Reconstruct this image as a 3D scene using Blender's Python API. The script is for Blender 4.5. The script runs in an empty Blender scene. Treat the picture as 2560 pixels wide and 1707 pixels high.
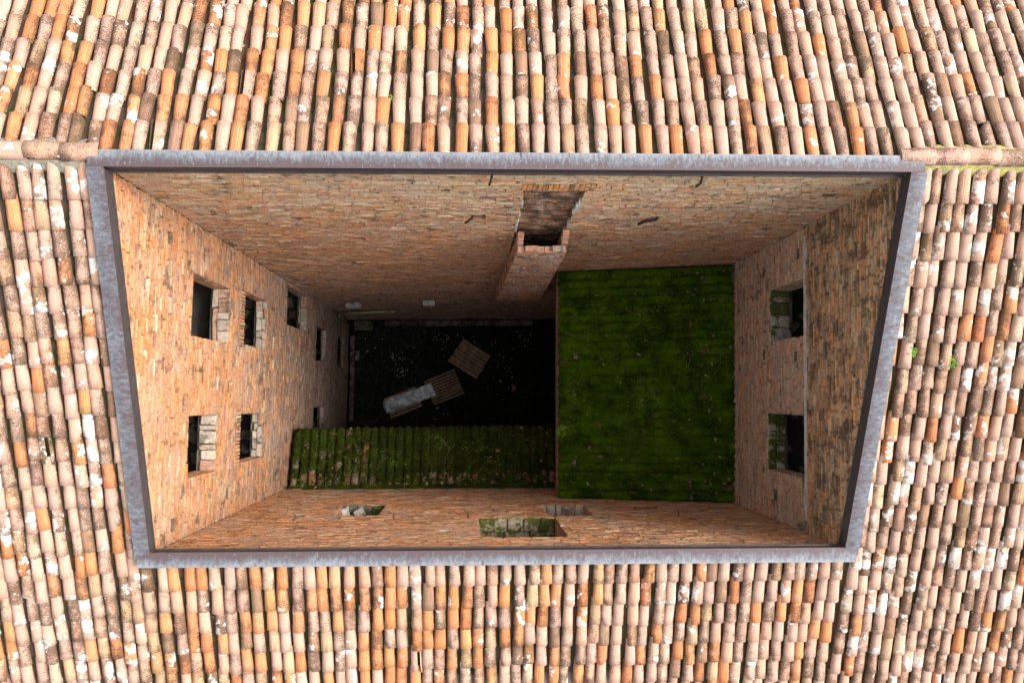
import bpy, math, random
import numpy as np
from mathutils import Matrix, Vector, noise

random.seed(7)
rnd = random.random
def uni(a, b): return a + (b - a) * rnd()
sc = bpy.context.scene
col = sc.collection

# ------------------------------------------------------------------ camera, sky, sun, exposure
cam_d = bpy.data.cameras.new('camera'); cam = bpy.data.objects.new('camera', cam_d); col.objects.link(cam)
cam_d.lens = 28.0; cam_d.sensor_width = 36.0; cam_d.clip_start = 0.1; cam_d.clip_end = 1000
cam.matrix_world = Matrix(((0.99884, 0.00373, -0.04792, 0.0), (-0.00708, 0.99752, -0.07005, 0.0),
                           (0.04754, 0.07031, 0.99639, 32.1), (0, 0, 0, 1)))
sc.camera = cam
CAM = np.array([0, 0, 32.1])

SUN_EL, SUN_AZ = 46.0, 84.0          # azimuth clockwise from +Y
world = bpy.data.worlds.new('World'); sc.world = world; world.use_nodes = True
wt = world.node_tree; wt.nodes.clear()
sky = wt.nodes.new('ShaderNodeTexSky'); sky.sky_type = 'NISHITA'; sky.sun_disc = False
sky.sun_elevation = math.radians(SUN_EL); sky.sun_rotation = math.radians(SUN_AZ)
sky.dust_density = 4.0; sky.air_density = 1.0; sky.altitude = 200
hsv = wt.nodes.new('ShaderNodeHueSaturation'); hsv.inputs['Saturation'].default_value = 0.25
bg = wt.nodes.new('ShaderNodeBackground'); bg.inputs['Strength'].default_value = 0.15
wo = wt.nodes.new('ShaderNodeOutputWorld')
wt.links.new(sky.outputs[0], hsv.inputs['Color']); wt.links.new(hsv.outputs[0], bg.inputs['Color']); wt.links.new(bg.outputs[0], wo.inputs['Surface'])
sun_d = bpy.data.lights.new('sun', 'SUN'); sun_d.energy = 1.15; sun_d.angle = math.radians(25); sun_d.color = (1.0, 0.975, 0.94)
sun = bpy.data.objects.new('sun', sun_d); col.objects.link(sun)
el, az = math.radians(SUN_EL), math.radians(SUN_AZ)
sdir = Vector((math.sin(az) * math.cos(el), math.cos(az) * math.cos(el), math.sin(el)))
sun.rotation_euler = (-sdir).to_track_quat('-Z', 'Y').to_euler(); sun.location = sdir * 60
vs = sc.view_settings; vs.view_transform = 'Standard'; vs.look = 'None'; vs.gamma = 1.0; vs.exposure = 1.52; vs.use_curve_mapping = False
sc.cycles.diffuse_bounces = 3; sc.cycles.max_bounces = 4; sc.cycles.glossy_bounces = 2
sc.render.filter_size = 1.2
sc.cycles.use_adaptive_sampling = True; sc.cycles.adaptive_threshold = 0.02

# ------------------------------------------------------------------ node helpers
class NT:
    def __init__(s, name):
        s.m = bpy.data.materials.new(name); s.m.use_nodes = True
        s.t = s.m.node_tree; s.t.nodes.clear()
        s.out = s.t.nodes.new('ShaderNodeOutputMaterial'); s.b = s.t.nodes.new('ShaderNodeBsdfPrincipled')
        s.t.links.new(s.b.outputs[0], s.out.inputs[0]); s.b.inputs['Roughness'].default_value = 0.9
        s.b.inputs['Specular IOR Level'].default_value = 0.2
        g = s.t.nodes.new('ShaderNodeNewGeometry'); s.P = g.outputs['Position']; s.Nrm = g.outputs['Normal']
    def set(s, i, v):
        if v is None: return
        if hasattr(v, 'is_linked'): s.t.links.new(v, i)
        elif isinstance(v, (tuple, list)) and len(v) == 3 and i.type == 'RGBA': i.default_value = (*v, 1)
        elif i.type == 'VECTOR' and isinstance(v, (int, float)): i.default_value = (v, v, v)
        else: i.default_value = v
    def node(s, ty, **p):
        n = s.t.nodes.new(ty)
        for k, v in p.items(): setattr(n, k, v)
        return n
    def math(s, op, a, b=None, c=None):
        n = s.node('ShaderNodeMath', operation=op); s.set(n.inputs[0], a); s.set(n.inputs[1], b); s.set(n.inputs[2], c); return n.outputs[0]
    def vmul(s, v, k):
        n = s.node('ShaderNodeVectorMath', operation='MULTIPLY'); s.set(n.inputs[0], v); s.set(n.inputs[1], k); return n.outputs[0]
    def vadd(s, v, k):
        n = s.node('ShaderNodeVectorMath', operation='ADD'); s.set(n.inputs[0], v); s.set(n.inputs[1], k); return n.outputs[0]
    def noise(s, v, scale, detail=3, rough=0.6, dist=0.0):
        n = s.node('ShaderNodeTexNoise'); s.set(n.inputs['Vector'], v); n.inputs['Scale'].default_value = scale
        n.inputs['Detail'].default_value = detail; n.inputs['Roughness'].default_value = rough; n.inputs['Distortion'].default_value = dist
        return n.outputs[0]
    def vor(s, v, scale, feature='F1'):
        n = s.node('ShaderNodeTexVoronoi', feature=feature); s.set(n.inputs['Vector'], v); n.inputs['Scale'].default_value = scale
        return n.outputs
    def ramp(s, x, a, b, lo=0.0, hi=1.0):
        n = s.node('ShaderNodeMapRange', interpolation_type='SMOOTHSTEP'); s.set(n.inputs[0], x)
        s.set(n.inputs[1], a); s.set(n.inputs[2], b); s.set(n.inputs[3], lo); s.set(n.inputs[4], hi); return n.outputs[0]
    def mix(s, f, a, b, mode='MIX'):
        n = s.node('ShaderNodeMix', data_type='RGBA', blend_type=mode); s.set(n.inputs[0], f); s.set(n.inputs[6], a); s.set(n.inputs[7], b); return n.outputs[2]
    def gain(s, c, k):
        n = s.node('ShaderNodeMix', data_type='RGBA', blend_type='MULTIPLY'); n.inputs[0].default_value = 1.0
        s.set(n.inputs[6], c); cmb = s.node('ShaderNodeCombineColor'); 
        for i in range(3): s.set(cmb.inputs[i], k)
        s.t.links.new(cmb.outputs[0], n.inputs[7]); return n.outputs[2]
    def bump(s, h, strength=0.5, dist=0.01):
        n = s.node('ShaderNodeBump'); n.inputs['Strength'].default_value = strength; n.inputs['Distance'].default_value = dist
        s.set(n.inputs['Height'], h); s.t.links.new(n.outputs[0], s.b.inputs['Normal'])
    def tint(s, obj):
        if obj:
            n = s.node('ShaderNodeObjectInfo'); return n.outputs['Color'], n.outputs['Alpha']
        n = s.node('ShaderNodeAttribute', attribute_name='tint'); return n.outputs['Color'], n.outputs['Alpha']
    def color(s, c): s.set(s.b.inputs['Base Color'], c)

def mat_tile(name, obj, lichen=1.0, dark=0.0, moss=0.0, dim=1.0):
    n = NT(name); T, A = n.tint(obj)
    uvn = n.node('ShaderNodeUVMap'); uv = uvn.outputs[0]
    sep = n.node('ShaderNodeSeparateXYZ'); n.set(sep.inputs[0], uv); U, V = sep.outputs[0], sep.outputs[1]
    cmb = n.node('ShaderNodeCombineXYZ'); n.set(cmb.inputs[0], A); n.set(cmb.inputs[1], A); n.set(cmb.inputs[2], A)
    P = n.vadd(n.P, n.vmul(cmb.outputs[0], (7.1, 3.3, 5.7)))
    B = n.math('FRACT', n.math('MULTIPLY', A, 13.7)); C2 = n.math('FRACT', n.math('MULTIPLY', A, 7.9))
    streak = n.noise(n.vadd(n.vmul(uv, (22, 1.0, 1)), P), 1.0, 2, 0.6)
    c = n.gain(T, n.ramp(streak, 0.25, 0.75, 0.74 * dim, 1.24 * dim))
    med = n.noise(P, 11.0, 3, 0.65)
    low = n.noise(n.vadd(n.P, (9.0, 2.0, 4.0)), 3.6, 3, 0.65)
    fine = n.noise(P, 62.0, 2, 0.7)
    # pale pinkish patina creeping over the clay
    pf = n.ramp(n.math('ADD', med, n.math('MULTIPLY', n.math('SUBTRACT', A, 0.5), 0.6)), 0.46, 0.70)
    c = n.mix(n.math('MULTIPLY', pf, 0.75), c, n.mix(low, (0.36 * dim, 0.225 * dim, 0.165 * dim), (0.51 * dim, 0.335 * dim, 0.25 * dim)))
    c = n.gain(c, n.ramp(fine, 0.25, 0.75, 0.74, 1.2))
    # black crust: speckle that closes up into patches, more on the flanks
    flank = n.math('ABSOLUTE', n.math('SUBTRACT', U, 0.5))
    d = n.math('ADD', n.math('MULTIPLY', low, 0.72), n.math('MULTIPLY', fine, 0.92))
    d = n.math('ADD', d, n.math('MULTIPLY', flank, 0.36))
    d = n.math('ADD', d, n.math('MULTIPLY', n.math('SUBTRACT', B, 0.5), 0.26))
    df = n.ramp(d, 0.955 - 0.05 * dark, 1.085 - 0.05 * dark)
    c = n.mix(n.math('MULTIPLY', df, 0.85), c, n.mix(med, (0.025, 0.014, 0.009), (0.13, 0.07, 0.037)))
    # white lichen in clustered blotches
    warp = n.node('ShaderNodeTexNoise'); n.set(warp.inputs['Vector'], P); warp.inputs['Scale'].default_value = 30.0; warp.inputs['Detail'].default_value = 2.0
    vo = n.vor(n.vadd(P, n.vmul(warp.outputs['Color'], 0.045)), 21.0)
    rad = n.node('ShaderNodeSeparateColor'); n.set(rad.inputs[0], vo[1])
    r = n.ramp(rad.outputs[0], 0.35, 1.0, 0.0, 0.62)
    lm = n.noise(n.vadd(n.P, (3.0, 11.0, 8.0)), 3.4, 2, 0.6)
    lk = n.math('ADD', lm, n.math('MULTIPLY', n.math('SUBTRACT', C2, 0.5), 0.30))
    lmask = n.ramp(lk, 0.66 - 0.09 * lichen, 0.80 - 0.09 * lichen)
    lf = n.ramp(n.math('SUBTRACT', n.math('MULTIPLY', r, n.ramp(lmask, 0.0, 1.0, 0.0, 1.15)), vo[0]), -0.02, 0.10)
    lbig = n.ramp(n.math('ADD', lk, n.math('MULTIPLY', med, 0.35)), 0.93 - 0.07 * lichen, 0.99 - 0.07 * lichen)
    lf = n.math('MULTIPLY', n.math('MAXIMUM', lf, lbig), n.ramp(fine, 0.32, 0.56, 0.2, 1.0))
    c = n.mix(n.math('MULTIPLY', lf, 0.85), c, (0.68, 0.63, 0.58))
    if moss:
        mm = n.ramp(n.math('ADD', n.noise(P, 6.0, 3, 0.65), moss * 0.3), 0.52, 0.66)
        c = n.mix(mm, c, n.mix(fine, (0.012, 0.018, 0.004), (0.05, 0.07, 0.012)))
    n.color(c); n.b.inputs['Roughness'].default_value = 0.85
    n.bump(n.math('ADD', n.math('MULTIPLY', fine, 0.7), n.math('ADD', n.math('MULTIPLY', lf, 0.25), n.math('MULTIPLY', streak, 0.35))), 0.6, 0.008)
    return n.m

def mat_brick(name, obj, dirt=0.0, soot=0.0, bloom=0.0, moss=0.0):
    n = NT(name); T, A = n.tint(obj); P = n.P
    fine = n.noise(P, 60.0, 2, 0.75)
    med = n.noise(P, 14.0, 2, 0.6)
    c = n.gain(T, n.ramp(fine, 0.2, 0.8, 0.68, 1.3))
    c = n.gain(c, n.ramp(med, 0.25, 0.75, 0.78, 1.2))
    sm = n.ramp(n.math('ADD', n.noise(n.vmul(P, (1, 1, 2.5)), 7.0, 2, 0.7), n.math('MULTIPLY', fine, 0.25)), 0.66, 0.80)
    c = n.mix(n.math('MULTIPLY', sm, 0.5), c, (0.50, 0.40, 0.30))
    big = n.noise(P, 0.9, 3, 0.6)
    if bloom:
        bl = n.ramp(n.math('ADD', big, n.math('MULTIPLY', fine, 0.3)), 0.56, 0.78)
        c = n.mix(n.math('MULTIPLY', bl, bloom), c, (0.40, 0.345, 0.30))
    st = n.math('ADD', n.noise(n.vmul(P, (1, 1, 0.5)), 4.2, 4, 0.7), n.math('MULTIPLY', n.math('SUBTRACT', A, 0.5), 0.22))
    sd = n.ramp(n.math('ADD', st, n.math('MULTIPLY', fine, 0.22)), 0.68 - 0.16 * dirt, 0.86 - 0.12 * dirt)
    c = n.mix(n.math('MULTIPLY', sd, 0.75), c, (0.055, 0.042, 0.028))
    if dirt:
        sp = n.vor(P, 34.0); w = n.ramp(n.math('ADD', sp[0], n.math('MULTIPLY', big, 0.5)), 0.38, 0.46, 1.0, 0.0)
        c = n.mix(n.math('MULTIPLY', w, 0.7 * dirt), c, (0.52, 0.44, 0.34))
        och = n.ramp(n.noise(n.vadd(P, (5, 1, 9)), 1.7, 3), 0.55, 0.75)
        c = n.mix(n.math('MULTIPLY', och, 0.4 * dirt), c, (0.34, 0.22, 0.09))
    if soot:
        sf = n.ramp(n.noise(P, 3.0, 5, 0.7), 0.38, 0.60)
        c = n.mix(n.math('MULTIPLY', sf, soot), c, (0.035, 0.027, 0.02))
    if moss:
        mf = n.ramp(n.math('ADD', n.noise(P, 5.0, 4, 0.7), n.math('MULTIPLY', A, 0.2)), 0.62 - 0.2 * moss, 0.74 - 0.2 * moss)
        c = n.mix(mf, c, n.mix(fine, (0.03, 0.042, 0.008), (0.10, 0.12, 0.022)))
    n.color(c)
    n.bump(n.math('ADD', fine, n.math('MULTIPLY', med, 0.8)), 0.6, 0.012)
    return n.m

def mat_simple(name, c1, c2, scale=8.0, rough=0.9, metal=0.0, bump=0.4, stretch=(1, 1, 1), bd=0.01):
    n = NT(name); v = n.vmul(n.P, stretch)
    a = n.noise(v, scale, 5, 0.65); f = n.noise(v, scale * 7, 3, 0.7)
    c = n.mix(n.ramp(n.math('ADD', n.math('MULTIPLY', a, 0.75), n.math('MULTIPLY', f, 0.25)), 0.32, 0.68), c1, c2)
    n.color(c); n.b.inputs['Roughness'].default_value = rough; n.b.inputs['Metallic'].default_value = metal
    n.bump(n.math('ADD', a, f), bump, bd)
    return n.m

def mat_coping(name, along, edge):
    n = NT(name); uvn = n.node('ShaderNodeUVMap'); sep = n.node('ShaderNodeSeparateXYZ'); n.set(sep.inputs[0], uvn.outputs[0]); V = sep.outputs[1]
    st = (2.2, 1.0, 1.0) if along == 'x' else (1.0, 2.2, 1.0)
    big = n.noise(n.P, 2.6, 2, 0.6)
    a = n.noise(n.vmul(n.P, st), 9.0, 4, 0.7, 0.5); f = n.noise(n.P, 55.0, 2, 0.7)
    k = n.math('ADD', n.math('MULTIPLY', a, 0.75), n.math('ADD', n.math('MULTIPLY', f, 0.28), n.math('MULTIPLY', big, 0.25)))
    k = n.math('ADD', k, n.math('MULTIPLY', n.math('SUBTRACT', V, 0.5), edge))
    c = n.mix(n.ramp(k, 0.52, 0.68), (0.085, 0.058, 0.06), (0.112, 0.114, 0.128))
    c = n.mix(n.math('MULTIPLY', n.ramp(k, 0.66, 0.86), 0.9), c, (0.21, 0.217, 0.23))
    drip = n.noise(n.vmul(n.P, (1.2, 16.0, 1.0) if along == 'y' else (16.0, 1.2, 1.0)), 1.3, 1, 0.5)
    c = n.mix(n.math('MULTIPLY', n.ramp(drip, 0.72, 0.78), 0.4), c, (0.42, 0.43, 0.45))
    sp = n.vor(n.P, 11.0); c = n.mix(n.ramp(sp[0], 0.04, 0.09, 0.5, 0.0), c, (0.42, 0.42, 0.42))
    n.color(c); n.b.inputs['Metallic'].default_value = 0.1; n.b.inputs['Roughness'].default_value = 0.55
    n.b.inputs['Specular IOR Level'].default_value = 0.3
    n.bump(n.math('ADD', a, f), 0.12, 0.004)
    return n.m

def mat_moss(name, g=1.0, olive=0.0):
    n = NT(name); P = n.P
    a = n.noise(P, 2.2, 4, 0.6); b = n.noise(P, 16.0, 4, 0.7); f = n.noise(P, 120.0, 3, 0.75)
    c = n.mix(n.ramp(a, 0.3, 0.7), (0.014, 0.038, 0.001), (0.072, 0.145, 0.003))
    c = n.mix(n.math('MULTIPLY', n.ramp(b, 0.50, 0.72), 0.45), c, (0.06, 0.075, 0.006))
    c = n.mix(n.math('MULTIPLY', n.ramp(n.noise(n.vadd(P, (2, 7, 3)), 5.0, 4, 0.7), 0.54, 0.68), 0.8), c, (0.022, 0.022, 0.006))
    c = n.gain(c, n.ramp(f, 0.2, 0.8, 0.45, 1.6))
    dead = n.ramp(n.math('ADD', n.noise(n.vadd(P, (4, 8, 1)), 1.5, 4, 0.7), n.math('MULTIPLY', f, 0.16)), 0.70, 0.78)
    c = n.mix(n.math('MULTIPLY', dead, 0.6), c, (0.16, 0.12, 0.05))
    yl = n.ramp(n.noise(n.vadd(P, (1, 3, 6)), 0.8, 3, 0.6), 0.50, 0.66)
    c = n.mix(n.math('MULTIPLY', yl, 0.22), c, n.gain((0.105, 0.125, 0.006), n.ramp(f, 0.2, 0.8, 0.4, 1.6)))
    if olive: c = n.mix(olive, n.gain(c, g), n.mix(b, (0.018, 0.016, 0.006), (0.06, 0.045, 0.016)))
    n.color(c); n.b.inputs['Roughness'].default_value = 1.0; n.b.inputs['Specular IOR Level'].default_value = 0.05
    n.bump(n.math('ADD', f, n.math('MULTIPLY', b, 1.5)), 0.9, 0.02)
    return n.m

M = {}
M['tile'] = mat_tile('clay_tile', True, 0.72, 1.0); M['tile_mass'] = mat_tile('clay_tile_mass', False, 0.72, 1.0)
M['tile_l'] = mat_tile('clay_tile_lichen', True, 1.55, 1.3); M['tile_l_mass'] = mat_tile('clay_tile_lichen_mass', False, 1.55, 1.3)
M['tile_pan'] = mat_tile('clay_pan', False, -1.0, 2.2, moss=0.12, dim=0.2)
M['tile_moss'] = mat_tile('mossy_tile', True, 0.0, 1.5, moss=0.25, dim=0.6)
M['brick'] = mat_brick('brick', True, 0.0, 0.0, 0.22); M['brick_mass'] = mat_brick('brick_mass', False, 0.0, 0.0, 0.22)
M['brick_dirty'] = mat_brick('brick_dirty', True, 0.72); M['brick_dirty_mass'] = mat_brick('brick_dirty_mass', False, 0.72)
M['brick_soot'] = mat_brick('brick_soot', False, 0.3, 0.8); 
M['flue'] = mat_brick('flue_brick', True, 0.35); M['flue_mass'] = mat_brick('flue_brick_mass', False, 0.35)
M['stone'] = mat_brick('sill_stone', True, 0.25, 0.0, 0.5); M['stone_moss'] = mat_brick('mossy_stone', True, 0.3, 0, 0, moss=0.5)
M['mortar'] = mat_simple('mortar', (0.13, 0.085, 0.05), (0.23, 0.165, 0.11), 6.0, bump=0.7, bd=0.02)
M['mortar_dark'] = mat_simple('mortar_dark', (0.13, 0.09, 0.06), (0.26, 0.19, 0.12), 6.0, bump=0.7, bd=0.02)
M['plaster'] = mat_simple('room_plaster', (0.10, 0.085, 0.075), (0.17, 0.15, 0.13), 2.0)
M['pale'] = mat_simple('pale_mortar', (0.42, 0.39, 0.37), (0.66, 0.63, 0.60), 9.0, bump=0.6)
M['lime'] = mat_simple('lime_render', (0.36, 0.33, 0.29), (0.55, 0.52, 0.48), 7.0)
M['cement'] = mat_simple('cement', (0.17, 0.16, 0.12), (0.36, 0.33, 0.26), 14.0, bump=0.9, bd=0.02)
M['cement_yel'] = mat_simple('lichen_cement', (0.20, 0.19, 0.12), (0.48, 0.42, 0.10), 9.0, bump=0.9, bd=0.02)
M['coping_x'] = mat_coping('coping_metal_long', 'x', 0.42); M['coping_y'] = mat_coping('coping_metal_side', 'y', 0.10)
M['flange'] = mat_simple('flange_metal', (0.05, 0.04, 0.037), (0.085, 0.066, 0.062), 5.0, 0.5, 0.2, 0.1, (1, 1, 6))
M['screw'] = mat_simple('screw_metal', (0.14, 0.13, 0.13), (0.26, 0.22, 0.20), 60.0, 0.5, 0.4, 0.1)
M['iron'] = mat_simple('rusty_iron', (0.015, 0.012, 0.011), (0.05, 0.032, 0.022), 20.0, 0.8)
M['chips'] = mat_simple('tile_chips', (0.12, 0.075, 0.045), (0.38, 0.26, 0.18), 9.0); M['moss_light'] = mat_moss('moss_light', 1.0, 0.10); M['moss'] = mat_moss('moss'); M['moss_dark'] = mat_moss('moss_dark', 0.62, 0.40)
M['wood'] = mat_simple('pallet_wood', (0.28, 0.18, 0.105), (0.58, 0.41, 0.27), 4.0, 0.85, 0, 0.4, (1, 1, 1))
M['wood_dark'] = mat_simple('old_beam', (0.05, 0.03, 0.02), (0.13, 0.075, 0.05), 4.0)
M['zinc'] = mat_simple('zinc_sheet', (0.16, 0.19, 0.22), (0.9, 0.93, 0.95), 4.0, 0.4, 0.2, 0.15)
M['soil'] = mat_simple('soil', (0.007, 0.006, 0.005), (0.022, 0.019, 0.014), 3.0, bump=0.8, bd=0.04)
M['leaf'] = mat_simple('dark_leaf', (0.010, 0.020, 0.007), (0.035, 0.060, 0.022), 3.0, 0.6)
M['weed'] = mat_simple('weed_leaf', (0.09, 0.20, 0.015), (0.18, 0.34, 0.04), 9.0, 0.6)
M['grass'] = mat_simple('dry_grass', (0.10, 0.13, 0.02), (0.36, 0.32, 0.13), 3.0, 0.8)
M['litter'] = mat_simple('white_litter', (0.45, 0.47, 0.48), (0.85, 0.86, 0.86), 9.0, 0.6)
M['pipe'] = mat_simple('pale_pipe', (0.26, 0.26, 0.14), (0.45, 0.44, 0.28), 6.0, 0.6)
M['ext'] = mat_simple('outer_brick', (0.30, 0.17, 0.10), (0.42, 0.27, 0.17), 3.0)
M['under'] = mat_simple('roof_boards', (0.10, 0.07, 0.045), (0.16, 0.11, 0.07), 3.0)

# ------------------------------------------------------------------ object helpers
def mesh_obj(name, verts, faces, mat, parent=None, mtx=None, smooth=False, tints=None, uvs=None, kind=None):
    me = bpy.data.meshes.new(name); me.from_pydata([tuple(v) for v in verts], [], faces); me.materials.append(M[mat])
    if smooth: me.polygons.foreach_set('use_smooth', [True] * len(me.polygons))
    if tints is not None:
        a = me.color_attributes.new('tint', 'FLOAT_COLOR', 'POINT'); a.data.foreach_set('color', np.asarray(tints, np.float32).ravel())
    if uvs is not None:
        uvl = me.uv_layers.new(name='UVMap'); li = np.empty(len(me.loops), np.int32); me.loops.foreach_get('vertex_index', li)
        uvl.data.foreach_set('uv', np.asarray(uvs, np.float32)[li].ravel())
    me.update()
    return link(name, me, parent, mtx, kind)
def link(name, me, parent=None, mtx=None, kind=None, color=None):
    o = bpy.data.objects.new(name, me); col.objects.link(o)
    if mtx is not None: o.matrix_basis = mtx
    if parent is not None:
        o.parent = parent; o.matrix_parent_inverse = parent.matrix_basis.inverted()
    if kind: o['kind'] = kind
    if color is not None: o.color = color
    return o
def thing(name, label, cat, loc=(0, 0, 0), group=None, mtx=None):
    o = bpy.data.objects.new(name, None); col.objects.link(o); o.empty_display_size = 0.2
    o.matrix_basis = mtx if mtx is not None else Matrix.Translation(loc)
    tag(o, label, cat, group); return o
def tag(o, label, cat, group=None):
    o['label'] = label; o['category'] = cat; o['kind'] = 'thing'
    if group: o['group'] = group
    return o
class MB:
    def __init__(s): s.v, s.f, s.t = [], [], []
    def quad(s, a, b, c, d, tint=None):
        i = len(s.v); s.v += [a, b, c, d]; s.f.append((i, i + 1, i + 2, i + 3))
        if tint: s.t += [tint] * 4
    def tri(s, a, b, c):
        i = len(s.v); s.v += [a, b, c]; s.f.append((i, i + 1, i + 2))
    def box(s, x0, x1, y0, y1, z0, z1, mtx=None, tint=None, j=0.0):
        p = [Vector((x + uni(-j, j), y + uni(-j, j), z + uni(-j, j))) for z in (z0, z1) for y in (y0, y1) for x in (x0, x1)]
        if mtx is not None: p = [mtx @ q for q in p]
        i = len(s.v); s.v += p
        for f in ((0, 2, 3, 1), (4, 5, 7, 6), (0, 1, 5, 4), (2, 6, 7, 3), (0, 4, 6, 2), (1, 3, 7, 5)): s.f.append(tuple(i + k for k in f))
        if tint: s.t += [tint] * 8
    def tube(s, pts, r, seg=6):
        rings = []
        for k, p in enumerate(pts):
            p = Vector(p); a = Vector(pts[max(k - 1, 0)]); b = Vector(pts[min(k + 1, len(pts) - 1)])
            q = (b - a).to_track_quat('Z', 'Y'); rr = r[k] if isinstance(r, (list, tuple)) else r
            base = len(s.v); s.v += [p + q @ Vector((rr * math.cos(t * 2 * math.pi / seg), rr * math.sin(t * 2 * math.pi / seg), 0)) for t in range(seg)]
            rings.append(base)
        for a, b in zip(rings, rings[1:]):
            for t in range(seg): s.f.append((a + t, a + (t + 1) % seg, b + (t + 1) % seg, b + t))
        s.f.append(tuple(rings[0] + t for t in reversed(range(seg)))); s.f.append(tuple(rings[-1] + t for t in range(seg)))
    def build(s, name, mat, parent=None, mtx=None, kind=None, smooth=False):
        return mesh_obj(name, s.v, s.f, mat, parent, mtx, smooth, s.t if s.t else None, None, kind)
def chamfer_mesh(name, mat, ch=0.12, j=0.05, seed=0):
    """unit block with worn edges: each corner cut into three points"""
    r = random.Random(seed); v = []; idx = {}
    for sx in (-1, 1):
        for sy in (-1, 1):
            for sz in (-1, 1):
                jj = [r.uniform(-j, j) for _ in range(3)]
                for ax in range(3):
                    p = [sx * .5, sy * .5, sz * .5]
                    for k in range(3):
                        if k != ax: p[k] -= math.copysign(ch * r.uniform(.5, 1.1), p[k])
                    idx[(sx, sy, sz, ax)] = len(v); v.append([p[k] + jj[k] for k in range(3)])
    f = []
    for ax in range(3):
        o1, o2 = [k for k in range(3) if k != ax]
        for s in (-1, 1):
            q = []
            for a, b in ((-1, -1), (1, -1), (1, 1), (-1, 1)):
                c = [0, 0, 0]; c[ax] = s; c[o1] = a; c[o2] = b; q.append(idx[(*c, ax)])
            f.append(tuple(q))
        for a in (-1, 1):
            for b in (-1, 1):
                q = []
                for s, pl in ((-1, o1), (1, o1), (1, o2), (-1, o2)):
                    c = [0, 0, 0]; c[ax] = s; c[o1] = a; c[o2] = b; q.append(idx[(*c, pl)])
                f.append(tuple(q))
    for sx in (-1, 1):
        for sy in (-1, 1):
            for sz in (-1, 1): f.append(tuple(idx[(sx, sy, sz, k)] for k in range(3)))
    me = bpy.data.meshes.new(name); me.from_pydata(v, [], f); me.materials.append(M[mat]); me.update(); return me
def stone_set(name, mat, n=6, ch=0.1, j=0.045): return [chamfer_mesh(name, mat, ch, j, 100 + i) for i in range(n)]
BR = {k: stone_set('brick', k, 6, 0.035, 0.03) for k in ('brick', 'brick_dirty', 'flue')}
ST = {k: stone_set('stone', k, 6, 0.09, 0.045) for k in ('stone', 'stone_moss')}

PAL_W = [((0.53, 0.215, 0.08), 7), ((0.55, 0.25, 0.10), 5), ((0.48, 0.22, 0.095), 4), ((0.52, 0.32, 0.17), 2), ((0.43, 0.17, 0.068), 3), ((0.36, 0.23, 0.135), 1.4), ((0.58, 0.42, 0.27), 1.0), ((0.24, 0.145, 0.085), 0.7)]
PAL_N = [((0.50, 0.225, 0.095), 6), ((0.53, 0.27, 0.125), 5), ((0.47, 0.235, 0.125), 4), ((0.52, 0.34, 0.195), 2.6), ((0.43, 0.175, 0.075), 3.4), ((0.36, 0.24, 0.145), 1.6), ((0.58, 0.43, 0.285), 1.2), ((0.24, 0.15, 0.09), 0.9)]
PAL_LOW = [((0.28, 0.165, 0.11), 4), ((0.24, 0.165, 0.12), 4), ((0.32, 0.20, 0.135), 3), ((0.30, 0.145, 0.085), 3), ((0.20, 0.14, 0.105), 2.5), ((0.36, 0.29, 0.23), 0.7)]  # greyer lower brick, with the shaft's loss of light painted into its darkness
PAL_E = [((0.48, 0.23, 0.10), 5), ((0.44, 0.27, 0.15), 4), ((0.52, 0.34, 0.19), 3), ((0.34, 0.23, 0.14), 3), ((0.56, 0.26, 0.10), 2), ((0.20, 0.14, 0.09), 1.6)]
PAL_EL = [((0.55, 0.33, 0.20), 5), ((0.58, 0.40, 0.26), 4), ((0.50, 0.33, 0.22), 4), ((0.44, 0.32, 0.23), 2.5), ((0.58, 0.28, 0.14), 2), ((0.32, 0.235, 0.165), 1.2)]
PAL_F = [((0.52, 0.25, 0.14), 4), ((0.46, 0.25, 0.16), 4), ((0.46, 0.35, 0.26), 2.5), ((0.56, 0.28, 0.14), 2), ((0.28, 0.18, 0.12), 1.2)]
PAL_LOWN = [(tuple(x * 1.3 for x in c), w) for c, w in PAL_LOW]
PAL_NT = [((0.54, 0.33, 0.175), 5), ((0.56, 0.40, 0.24), 5), ((0.52, 0.29, 0.15), 4), ((0.56, 0.27, 0.115), 3), ((0.46, 0.34, 0.21), 2.4), ((0.60, 0.46, 0.31), 2), ((0.30, 0.20, 0.12), 1)]
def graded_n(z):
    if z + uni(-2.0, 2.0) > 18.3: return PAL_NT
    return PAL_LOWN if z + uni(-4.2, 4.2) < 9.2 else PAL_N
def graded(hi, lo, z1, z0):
    """palette of a wall: lower bricks greyer, and darkened to imitate light fading down the shaft; ragged change between z1 and z0"""
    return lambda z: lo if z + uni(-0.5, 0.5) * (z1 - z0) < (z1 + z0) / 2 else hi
def pick(pal, jit=0.12):
    t = rnd() * sum(w for _, w in pal)
    for c, w in pal:
        t -= w
        if t <= 0: break
    tw = sum(w for _, w in pal); mean = [sum(q[i] * w for q, w in pal) / tw for i in range(3)]; c = [0.78 * c[i] + 0.22 * mean[i] for i in range(3)]
    k = 1 + uni(-jit, jit)
    return tuple(max(0.01, x * k * (1 + uni(-0.05, 0.05))) for x in c) + (rnd(),)

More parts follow.
